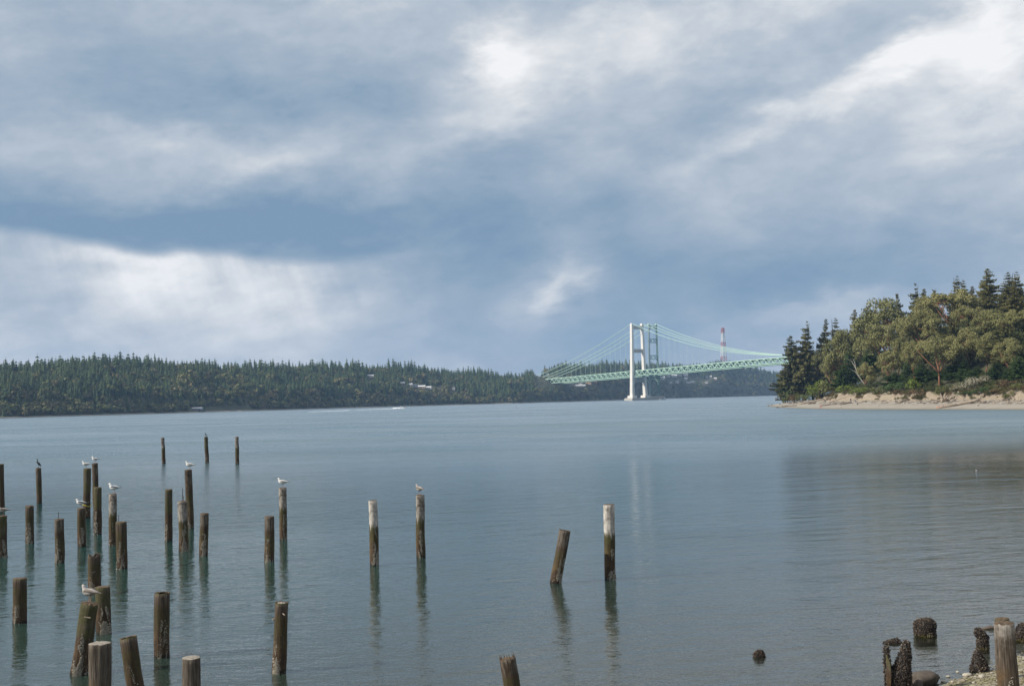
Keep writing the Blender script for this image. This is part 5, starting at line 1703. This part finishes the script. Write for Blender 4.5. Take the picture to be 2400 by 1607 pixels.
def gull(pos, rot, label, young=False, pale=False, size=1.0, sitting=False, look=0.0, grp='gulls perched on the piles'):
    root = empty('seagull', pos, rot, label, 'gull', grp)
    root.scale = (size,) * 3
    lift = .07 if sitting else .155
    # tail -> rump -> breast -> neck -> head, facing -x
    P_ = [(.27, .035), (.2, .04), (.12, .045), (.03, .04), (-.06, .045), (-.12, .075), (-.145, .12), (-.155, .165), (-.17, .195), (-.20, .20), (-.222, .196)]
    rz = [.010, .030, .066, .095, .098, .082, .056, .046, .048, .039, .017]
    ry = [.03, .048, .07, .09, .092, .076, .052, .042, .044, .036, .015]
    V, Fc = lathe_path([(x, z + lift + .05) for x, z in P_], rz, ry, 12)
    if look:                                                     # turn the head
        for i in range(7 * 12, len(V)):
            x, y, z = V[i]; c, s_ = math.cos(look), math.sin(look); dx_ = x + .155
            V[i] = (-.155 + dx_ * c - y * s_, dx_ * s_ + y * c, z)
    m_ = MB(); m_.add(V, Fc); me = m_.mesh('body', M_GB2 if young else M_GW, True); link('body', me, root)
    for sd in (-1, 1):
        Vw, Fw = [], []
        prof = [(-.11, .085, .022), (-.07, .10, .045), (0, .095, .055), (.1, .075, .046), (.2, .055, .03), (.33, .04, .008)]
        for i, (x, z, hh) in enumerate(prof):
            yy = .084 - .055 * max(0, (x - .02) / .31)
            for (a, b_) in ((0, 1), (.016, .3), (.012, -.6), (-.01, -.8), (-.014, .4)):
                Vw.append((x, sd * (yy + a), z + lift + .05 - .01 + b_ * hh))
        for i in range(len(prof) - 1):
            for k_ in range(5):
                j = (k_ + 1) % 5; Fw.append((i * 5 + k_, i * 5 + j, i * 5 + 5 + j, i * 5 + 5 + k_))
        Fw += [(4, 3, 2, 1, 0), tuple(25 + k_ for k_ in range(5))]
        m_ = MB(); m_.add(Vw, Fw, 0)
        m_.add([(.24, sd * .028, lift + .105), (.37, sd * .012, lift + .085), (.36, sd * .02, lift + .075), (.24, sd * .045, lift + .075)], [(0, 1, 2, 3)], 1)
        wm_ = M_GB if young else (M_GP if pale else M_GG)
        link('wing', m_.mesh('wing', [wm_, M_GB if pale or young else M_BLK], True), root)
    c, s_ = math.cos(look), math.sin(look)
    def hp(x, y, z): dx_ = x + .155; return (-.155 + dx_ * c - y * s_, dx_ * s_ + y * c, z + lift + .05)
    m_ = MB(); m_.tube([hp(-.215, 0, .196), hp(-.25, 0, .192), hp(-.27, 0, .184)], [.013, .010, .003], 6); link('bill', m_.mesh('bill', M_BILL_D if young or pale else M_BILL), root)
    for sd in (-1, 1):
        m_ = MB(); m_.box(hp(-.193, sd * .034, .205), (.011, .006, .011)); link('eye', m_.mesh('eye', M_BLK), root)
        if not sitting:
            m_ = MB(); m_.tube([(.015, sd * .03, lift + .04), (.02, sd * .03, .07), (.005, sd * .03, .008)], [.012, .007, .007], 5)
            m_.add([(.01, sd * .03, .006), (-.05, sd * .03 - .025, .004), (-.055, sd * .03, .006), (-.05, sd * .03 + .025, .004)], [(0, 1, 2), (0, 2, 3)])
            link('leg', m_.mesh('leg', M_PINK), root)
    return root


def cormorant(pos, rot, label, size=1.0):
    root = empty('cormorant', pos, rot, label, 'cormorant', 'dark birds perched on piles')
    root.scale = (size,) * 3
    P_ = [(.20, -.02), (.15, .04), (.09, .12), (.03, .2), (-.03, .27), (-.06, .33), (-.05, .40), (-.02, .45), (-.03, .49), (-.07, .505), (-.11, .50)]
    rz = [.012, .02, .05, .075, .07, .045, .026, .022, .026, .026, .012]
    V, Fc = lathe_path([(x, z + .10) for x, z in P_], rz, [a * 1.05 for a in rz], 10)
    m_ = MB(); m_.add(V, Fc); link('body', m_.mesh('body', M_BLK, True), root)
    m_ = MB(); m_.tube([(-.10, 0, .60), (-.15, 0, .602), (-.175, 0, .59)], [.010, .007, .004], 5); link('bill', m_.mesh('bill', M_BILL_D), root)
    for sd in (-1, 1):
        V, Fc = lathe_path([(-.02, .36), (.04, .31), (.12, .22), (.2, .1)], [.03, .07, .05, .01], [.012, .02, .016, .004], 8)
        m_ = MB(); m_.add([(x, y + sd * .07, z) for x, y, z in V], Fc); link('wing', m_.mesh('wing', M_BLK, True), root)
        m_ = MB(); m_.tube([(.03, sd * .035, .24), (.03, sd * .035, .01)], .013, 5); m_.box((0, sd * .035, .008), (.08, .05, .014)); link('foot', m_.mesh('foot', M_BILL_D), root)
    return root


def top_of(i, dx_=0.0): p = PILE_TOP[i]; return (p.x + dx_, p.y, p.z + .01)


gull(top_of(5, -.10), R(8), 'white gull on the green topped tall pile, paler winged of the close pair', pale=True)
gull(top_of(6, .02), R(-6), 'white gull with dark wingtips on the slim pale pile, upper of the close pair')
gull(top_of(8, -.02), R(5), 'white grey winged gull standing lowest in the cluster')
gull(top_of(9, .05), R(-4), 'large white gull with slate wings on the pale topped pile', size=1.12)
gull(top_of(14, .08), R(3), 'speckled pale gull on the tall cracked grey pile', young=False, pale=True)
gull(top_of(27, 0), R(4), 'white gull crouched low on the white headed pile left of centre', pale=True, size=1.05, sitting=False)
gull(top_of(29, -.03), R(-52), 'upright gull turning its head on the straight banded pile', young=True, size=1.0, look=.6)
gull(top_of(21, -.02), R(-18), 'big pale grey gull close by on the thick leaning pile', young=True, size=.98, look=-.35)
gull(top_of(4, .05), R(5), 'brown speckled young gull on the pile at the left edge', young=True, look=.5)
cormorant(top_of(1, -.02), R(20), 'dark cormorant hunched on the thin grey pile near the left edge')
cormorant(top_of(12, -.05), R(10), 'small dark bird on the middle one of the three farthest piles', .8)
for px, py, lab in ((2020.5, 981, 'white gull afloat off the sandy beach'), (1750.5, 1031, 'white gull afloat in open water right of the bridge tower'), (2289.5, 1104, 'white gull afloat in the dark reflection at the right')):
    p = on_z(px, py); gull((p.x, p.y, -.045), R(15), lab, sitting=True, size=.5, grp='gulls afloat')
for px, py, Y, lab in ((1605.5, 784, 900, 'white gull flying above the long bridge cables'), (1755.5, 787, 850, 'white gull flying right of the striped pylon')):
    p = on_y(px, py, Y); o = empty('flying_gull', p, .4, lab, 'gull', 'gulls in flight')
    V, Fc = lathe_path([(.22, .0), (.1, .01), (0, .0), (-.12, .01), (-.2, .02), (-.24, .01)], [.01, .05, .06, .05, .035, .01], [.03, .05, .06, .05, .03, .01], 8)
    m_ = MB(); m_.add(V, Fc); link('body', m_.mesh('body', M_GW, True), o)
    for sd in (-1, 1):
        m_ = MB(); q = [(-.08, sd * .04, .02), (-.12, sd * .32, .15), (.02, sd * .66, .06), (.06, sd * .32, .12), (.07, sd * .04, .02)]
        m_.add(q + [(a, b_, c + .012) for a, b_, c in q], [(0, 1, 3, 4), (1, 2, 3), (9, 8, 6, 5), (8, 7, 6), (0, 5, 6, 1), (1, 6, 7, 2), (2, 7, 8, 3), (3, 8, 9, 4)]); link('wing', m_.mesh('wing', M_GW), o)

# ================================================================== MUSSEL STUMPS AND STONES OF THE NEAR SHORE


def mussels_on(me, seed, n_, s0=.02, s1=.04, zmin=-.05, zmax=9):
    r_ = np.random.default_rng(seed)
    me.calc_loop_triangles()
    tris = [(t.vertices[:], t.area, t.normal.copy()) for t in me.loop_triangles if zmin < t.center[2] < zmax]
    ar = np.array([t[1] for t in tris]); ar /= ar.sum()
    V, Fc = [], []
    for k_ in r_.choice(len(tris), n_, p=ar):
        vs_, _, nrm = tris[k_]
        a, b_ = sorted(r_.random(2)); p = me.vertices[vs_[0]].co * a + me.vertices[vs_[1]].co * (b_ - a) + me.vertices[vs_[2]].co * (1 - b_)
        d = (nrm * .8 + Vector(r_.normal(size=3)) * .6).normalized()
        t1 = d.cross(Vector(r_.normal(size=3))).normalized(); t2 = d.cross(t1); s_ = r_.uniform(s0, s1)
        o = p - d * s_ * .3; k0 = len(V)
        V += [o, o + d * s_ * .9 + t1 * s_ * .42, o + d * s_ * 1.7, o + d * s_ * .9 - t1 * s_ * .42, o + d * s_ * .9 + t2 * s_ * .3, o + d * s_ * .9 - t2 * s_ * .3]
        Fc += [(k0, k0 + 1, k0 + 4), (k0 + 1, k0 + 2, k0 + 4), (k0 + 2, k0 + 3, k0 + 4), (k0 + 3, k0, k0 + 4), (k0 + 1, k0, k0 + 5), (k0 + 2, k0 + 1, k0 + 5), (k0 + 3, k0 + 2, k0 + 5), (k0, k0 + 3, k0 + 5)]
    return np_mesh('mussel_cover', np.array([tuple(v) for v in V]), np.array(Fc), M_MUSSEL, attr=np.repeat(r_.random(len(V) // 6), 6))


def stump_core(seed, sections, seg=18, rough=.16):
    """sections: (z, cx, rx, ry)"""
    V, Fc = [], []
    for i, (z, cx, rx_, ry_) in enumerate(sections):
        for k_ in range(seg):
            a = 6.283 * k_ / seg; q = 1 + rough * mnoise.noise((math.cos(a) * 2 + seed, math.sin(a) * 2, z * 6))
            V.append((cx + math.cos(a) * rx_ * q, math.sin(a) * ry_ * q, z + .02 * mnoise.noise((k_, i, seed))))
    n_ = len(sections)
    for i in range(n_ - 1):
        for k_ in range(seg):
            j = (k_ + 1) % seg; Fc.append((i * seg + k_, i * seg + j, (i + 1) * seg + j, (i + 1) * seg + k_))
    Fc.append(tuple((n_ - 1) * seg + k_ for k_ in range(seg)))
    return V, Fc


M_CORE = plain('mussel_bed_core', (.025, .022, .02), .7, var=.4, scale=15)


def stump(px, py, sections, n_, label, seed, weed=False, rot=0.0, mats=None, extra=None):
    p = on_z(px, py, 0.0); gz = near_z(p.x, p.y)
    if gz > 0.0:
        d = ray(px, py); k_ = 0
        while p.z < near_z(p.x, p.y) and k_ < 60: p -= d * .05; k_ += 1
    root = empty('mussel_stump', p, rot, label, 'stump', 'mussel covered pile stumps by the shore')
    m_ = MB(); m_.add(*stump_core(seed, sections))
    if extra:
        for e in extra: m_.add(*stump_core(seed + 3, e, 12))
    me = m_.mesh('core', mats or M_CORE, True); link('core', me, root)
    tag(link('mussel_cover', mussels_on(me, seed, int(n_ * 1.25), .019, .042), root), kind='stuff')
    if weed:
        r_ = np.random.default_rng(seed); wm = MB(); rr = sections[0][2]
        for k_ in range(26):
            a = r_.uniform(3.3, 6.1); q = rr * 1.05
            wm.tube([(sections[0][1] + math.cos(a) * q, math.sin(a) * q, r_.uniform(.03, .12)), (sections[0][1] + math.cos(a) * q * 1.10, math.sin(a) * q * 1.10, .02), (sections[0][1] + math.cos(a) * q * 1.08, math.sin(a) * q * 1.08, -.06)], [.012, .018, .008], 4)
        tag(link('rockweed', wm.mesh('rockweed', M_WEED), root), kind='stuff')
    return root


stump(2168, 1489, [(-.25, 0, .25, .24), (0, 0, .255, .25), (.15, 0, .265, .25), (.28, .01, .27, .25), (.36, .02, .25, .23), (.42, .05, .16, .15), (.44, .06, .05, .05)], 1500,
      'broad block of a stump crusted with black mussels, standing in the water', 301, True,
      extra=[[(.2, -.17, .08, .1), (.32, -.18, .085, .1), (.38, -.18, .06, .07), (.4, -.18, .02, .02)]])
stump(2301, 1521, [(-.2, .02, .13, .13), (.05, .02, .135, .13), (.18, .03, .12, .12), (.3, .04, .13, .12), (.38, -.02, .13, .12), (.46, -.06, .10, .10), (.52, -.07, .05, .05)], 900,
      'narrow twisted mussel stump with yellow weed at its foot', 302, True)
stump(2296, 1571, [(-.2, 0, .2, .2), (.05, 0, .2, .2), (.16, .0, .17, .16), (.3, -.02, .12, .11), (.42, -.03, .07, .07), (.49, -.03, .02, .02)], 800,
      'cone shaped mussel stump on the edge of the shingle', 303)
stump(2399, 1500, [(-.2, 0, .19, .18), (0, 0, .2, .18), (.2, 0, .19, .17), (.34, .02, .17, .16), (.41, .04, .10, .10), (.43, .04, .03, .03)], 700,
      'mussel stump with yellow weed cut by the right edge', 304, True)
M_SPLIT = material_pile('split_pile_timber', 'grey')
rt = stump(2107, 1624, [(-.3, 0, .27, .22), (0, 0, .27, .22), (.3, 0, .265, .21), (.48, .04, .22, .2), (.58, .09, .17, .16), (.78, .14, .12, .12), (.98, .19, .085, .09), (1.10, .2, .04, .05), (1.12, .2, .01, .01)], 2300,
           'tall forked stump with two mussel covered prongs at the bottom right', 305,
           extra=[[(.3, -.2, .07, .1), (.6, -.225, .055, .09), (.86, -.235, .045, .07), (.96, -.235, .05, .06), (1.02, -.235, .02, .02)]])
m_ = MB()
for k_ in range(4):
    x = -.285 + k_ * .016
    m_.tube([(x, -.16 - .012 * k_, -.2), (x + .004, -.165 - .012 * k_, .42), (x + .012, -.14 - .01 * k_, .86 - .05 * k_)], [.03, .027, .014], 6)
link('split_timber', m_.mesh('split_timber', PILE_M['mossy'], True), rt, pile_height=1.1)
stump(1779, 1538.5, [(-.15, 0, .12, .11), (0, 0, .125, .12), (.07, 0, .12, .11), (.12, .01, .09, .08), (.15, .02, .04, .04)], 500, 'small low mussel stump alone in the shallows', 306)
stump(2089, 1505.5, [(-.1, 0, .26, .12), (0, .02, .24, .11), (.05, .08, .15, .09), (.09, .13, .06, .05)], 420, 'low mussel clump just breaking the surface', 307)


def near_stone(px, py, w_, d_, h_, label, mi, grp, sink=.25, me=None, rot=0.0):
    p = on_z(px, py, 0.0)
    dr = ray(px, py)
    for _ in range(80):
        if p.z >= near_z(p.x, p.y): break
        p -= dr * .03
    o = link('boulder' if w_ > .3 else 'cobble', me or STN_B[mi % 4]); o.location = (p.x, p.y, p.z + h_ * (.5 - sink)); o.scale = (w_, d_, h_ / .7); o.rotation_euler = (0, 0, rot)
    return tag(o, label, 'stone', grp)


STN_B = [stone_mesh(30 + i, .7, 3) for i in range(4)]
M_BOULD = plain('brown_grey_boulder', (.085, .07, .058), .85, var=.35, scale=7)
M_COB = plain('pale_cobble', (.36, .33, .27), .8, var=.2, scale=6)
for me in STN_B: me.materials.append(M_BOULD); me.polygons.foreach_set('use_smooth', [True] * len(me.polygons))
near_stone(2168, 1600, .66, .5, .34, 'brown grey boulder at the waterline beside the forked stump', 0, 'boulders of the near shore', .2)
near_stone(2150, 1612, .25, .22, .25, 'dark stone wedged between the forked stump and the boulder', 1, 'boulders of the near shore', .2)
STN_C = [m.copy() for m in STN_B]
for me in STN_C: me.materials.clear(); me.materials.append(M_COB)
COB = [(2268, 1583, .22, 'pale oval cobble lying left of the big cracked post'), (2302, 1586, .2, 'flat tan cobble right of the pale oval one'), (2244, 1574, .09, 'small round cobble under the cone shaped stump'),
       (2222, 1585, .1, 'grey cobble near the boulder'), (2325, 1577, .09, 'white cobble just left of the big cracked post'), (2232, 1597, .1, 'white cobble at the bottom edge of the shingle'),
       (2281, 1600, .1, 'brown cobble at the bottom edge under the pale oval one'), (2211, 1597, .11, 'grey cobble against the side of the boulder')]
for i, (px, py, w_, lab) in enumerate(COB): near_stone(px, py, w_, w_ * .75, w_ * .5, lab, i, 'cobbles of the near shingle', .35, STN_C[i % 4], i * .9)
# shingle: loose small stones along the near waterline
r_ = np.random.default_rng(77)
oct_v = []
pool = []
for s_ in range(6):
    bm = bmesh.new(); bmesh.ops.create_icosphere(bm, subdivisions=1, radius=.5)
    pool.append((np.array([tuple(v.co * (1 + .25 * mnoise.noise(v.co * 3 + Vector((s_ * 5, 0, 0))))) for v in bm.verts]), np.array([[v.index for v in f.verts] for f in bm.faces]))); bm.free()
V, Fc, A, base = [], [], [], 0
cnt = 0
while cnt < 9000:
    x, y = r_.uniform(7.0, 17.5), r_.uniform(23.0, 35.5)
    sd = (-(x - 10.8) + (y - 28.4)) * .7071
    if sd > 1.8 or (sd > .1 and r_.random() < .6) or not (.30 < x / y < .52): continue
    s_ = .018 + .045 * r_.random() ** 2.2
    v_, f_ = pool[cnt % 6]; a = r_.uniform(0, 6.28); c, q = math.cos(a), math.sin(a)
    w_ = np.empty_like(v_); w_[:, 0] = (v_[:, 0] * c - v_[:, 1] * q) * s_ * 1.3 + x; w_[:, 1] = (v_[:, 0] * q + v_[:, 1] * c) * s_ + y; w_[:, 2] = v_[:, 2] * s_ * .7 + near_z(x, y) + s_ * .15
    V.append(w_); Fc.append(f_ + base); base += len(v_); A.append(np.full(len(v_), r_.random())); cnt += 1
M_PEB = leafy('mixed_pebbles', [(.06, .05, .04), (.16, .13, .09), (.27, .24, .18), (.15, .14, .05), (.46, .43, .37)], 1.5, True, rough=.7, swing=.25)
tag(link('pebbles', np_mesh('pebbles', np.concatenate(V), np.concatenate(Fc), M_PEB, attr=np.concatenate(A))), 'loose mixed pebbles of the near shingle', kind='stuff')
p = on_z(2322, 1474); m_ = MB()
m_.tube([p + Vector((-.35, .12, -.04)), p + Vector((0, 0, .05)), p + Vector((.35, .05, .02)), p + Vector((.7, -.05, -.03))], [.03, .05, .05, .02], 6)
tag(link('driftwood_branch', m_.mesh('driftwood_branch', M_DRIFT_D, True)), 'dark wet branch lying in the water behind the narrow twisted stump', 'branch')

# ================================================================== BOATS
M_HULL = plain('white_gelcoat', (.80, .80, .78), .3, var=.03)
M_BLUEHULL = plain('dark_blue_gelcoat', (.06, .10, .17), .3)


def boat(px, py, L, rot, label, speed):
    p = on_z(px, py); root = empty('motorboat' if speed else 'cabin_boat', (p.x, p.y, 0), rot, label, 'boat')
    N, V = 9, []
    for i in range(N):
        f = i / (N - 1); x = (f - .5) * L; w_ = L * .155 * (1 - max(0, (f - .45) / .55) ** 2.2) + .02; kz = -.25 + .55 * max(0, (f - .6) / .4) ** 2; dz_ = L * .10 + L * .05 * f * f
        V += [(x, 0, kz), (x, w_ * .75, kz + .3), (x, w_, dz_), (x, -w_, dz_), (x, -w_ * .75, kz + .3)]
    Fc = [(i * 5 + k_, i * 5 + (k_ + 1) % 5, i * 5 + 5 + (k_ + 1) % 5, i * 5 + 5 + k_) for i in range(N - 1) for k_ in range(5)] + [(4, 3, 2, 1, 0)]
    m_ = MB(); m_.add(V, Fc); hull = link('hull', m_.mesh('hull', M_HULL, False), root)
    if speed: hull.rotation_euler = (0, R(-4), 0); hull.location.z = .25
    c0, c1, hz = (-.30, .12, L * .17) if not speed else (-.15, .12, L * .15)
    zb = L * .105
    m_ = MB(); w_ = L * .11
    q = [(c0 * L, -w_, zb), (c1 * L + L * .10, -w_, zb), (c1 * L + L * .10, w_, zb), (c0 * L, w_, zb), (c0 * L, -w_ * .85, zb + hz), (c1 * L - .02 * L, -w_ * .85, zb + hz), (c1 * L - .02 * L, w_ * .85, zb + hz), (c0 * L, w_ * .85, zb + hz)]
    m_.add(q, [(3, 2, 1, 0), (4, 5, 6, 7), (0, 1, 5, 4), (1, 2, 6, 5), (2, 3, 7, 6), (3, 0, 4, 7)])
    link('cabin', m_.mesh('cabin', M_HULL), root)
    for sd in (-1, 1):
        m_ = MB(); m_.box(((c0 + c1) / 2 * L, sd * (w_ * .94), zb + hz * .62), ((c1 - c0) * L * .75, .10, hz * .36)); link('window', m_.mesh('window', M_GLASS), root)
    m_ = MB(); m_.box(((c0 + c1) / 2 * L - .03 * L, 0, zb + hz + .06), ((c1 - c0) * L * 1.12, w_ * 2, .12)); link('cabin_roof', m_.mesh('cabin_roof', M_HULL), root)
    m_ = MB(); m_.tube([(.47 * L, 0, L * .15), (.47 * L, 0, L * .21), (.2 * L, L * .13, L * .20), (.2 * L, L * .135, L * .12)], .03, 4, caps=False); m_.tube([(.47 * L, 0, L * .21), (.2 * L, -L * .13, L * .20), (.2 * L, -L * .135, L * .12)], .03, 4, caps=False)
    link('bow_rail', m_.mesh('bow_rail', M_WHITE), root)
    m_ = MB(); m_.tube([(c0 * L + .5, 0, zb + hz), (c0 * L + .3, 0, zb + hz + L * .16)], .04, 4); link('mast', m_.mesh('mast', M_WHITE), root)
    return p


pb = boat(942, 957, 10.5, R(4), 'white motorboat speeding right and trailing a foaming wake', True)
boat(1553, 936.5, 16.0, R(150), 'white cabin boat with a tall cabin right of the green bridge tower', False)
# the wake: churned foam standing a little above the water
r_ = np.random.default_rng(9); V, Fc = [], []
tail = on_z(836, 960.5); tail2 = on_z(726, 965)
for i in range(1500):
    f = r_.random() ** 1.15
    a, b_ = (Vector((pb.x - 3, pb.y, 0)), tail) if i < 1050 else (on_z(816, 961.6), tail2)
    c = a.lerp(b_, f); s_ = r_.uniform(.25, .7) * (1.5 if i < 1050 and f < .12 else 1.0 - .45 * f)
    c += Vector((r_.normal() * .8, r_.normal() * (.8 + 2.2 * f), 0)); hh = s_ * (1.3 if i < 1050 and f < .15 else .35 + .2 * r_.random())
    k_ = len(V)
    for q in range(4): V.append((c.x + math.cos(q * 1.57 + i) * s_ * 1.6, c.y + math.sin(q * 1.57 + i) * s_, -.05))
    V.append((c.x, c.y, hh)); Fc += [(k_ + q, k_ + (q + 1) % 4, k_ + 4) for q in range(4)]
for i in range(260):                                    # spray thrown out along the hull
    f = r_.random(); c = Vector((pb.x - 5 + 9 * f, pb.y + (-1) ** i * (1.6 + r_.random()), 0)); s_ = r_.uniform(.2, .5); hh = r_.uniform(.3, 1.1) * (1 - .6 * f); k_ = len(V)
    for q in range(4): V.append((c.x + math.cos(q * 1.57 + i) * s_ * 1.4, c.y + math.sin(q * 1.57 + i) * s_, -.05))
    V.append((c.x, c.y, hh)); Fc += [(k_ + q, k_ + (q + 1) % 4, k_ + 4) for q in range(4)]
tag(link('boat_wake', np_mesh('boat_wake', np.array(V), np.array(Fc), plain('white_foam', (.82, .84, .85), .8, var=.05))), 'white foaming wake behind the motorboat', kind='stuff')
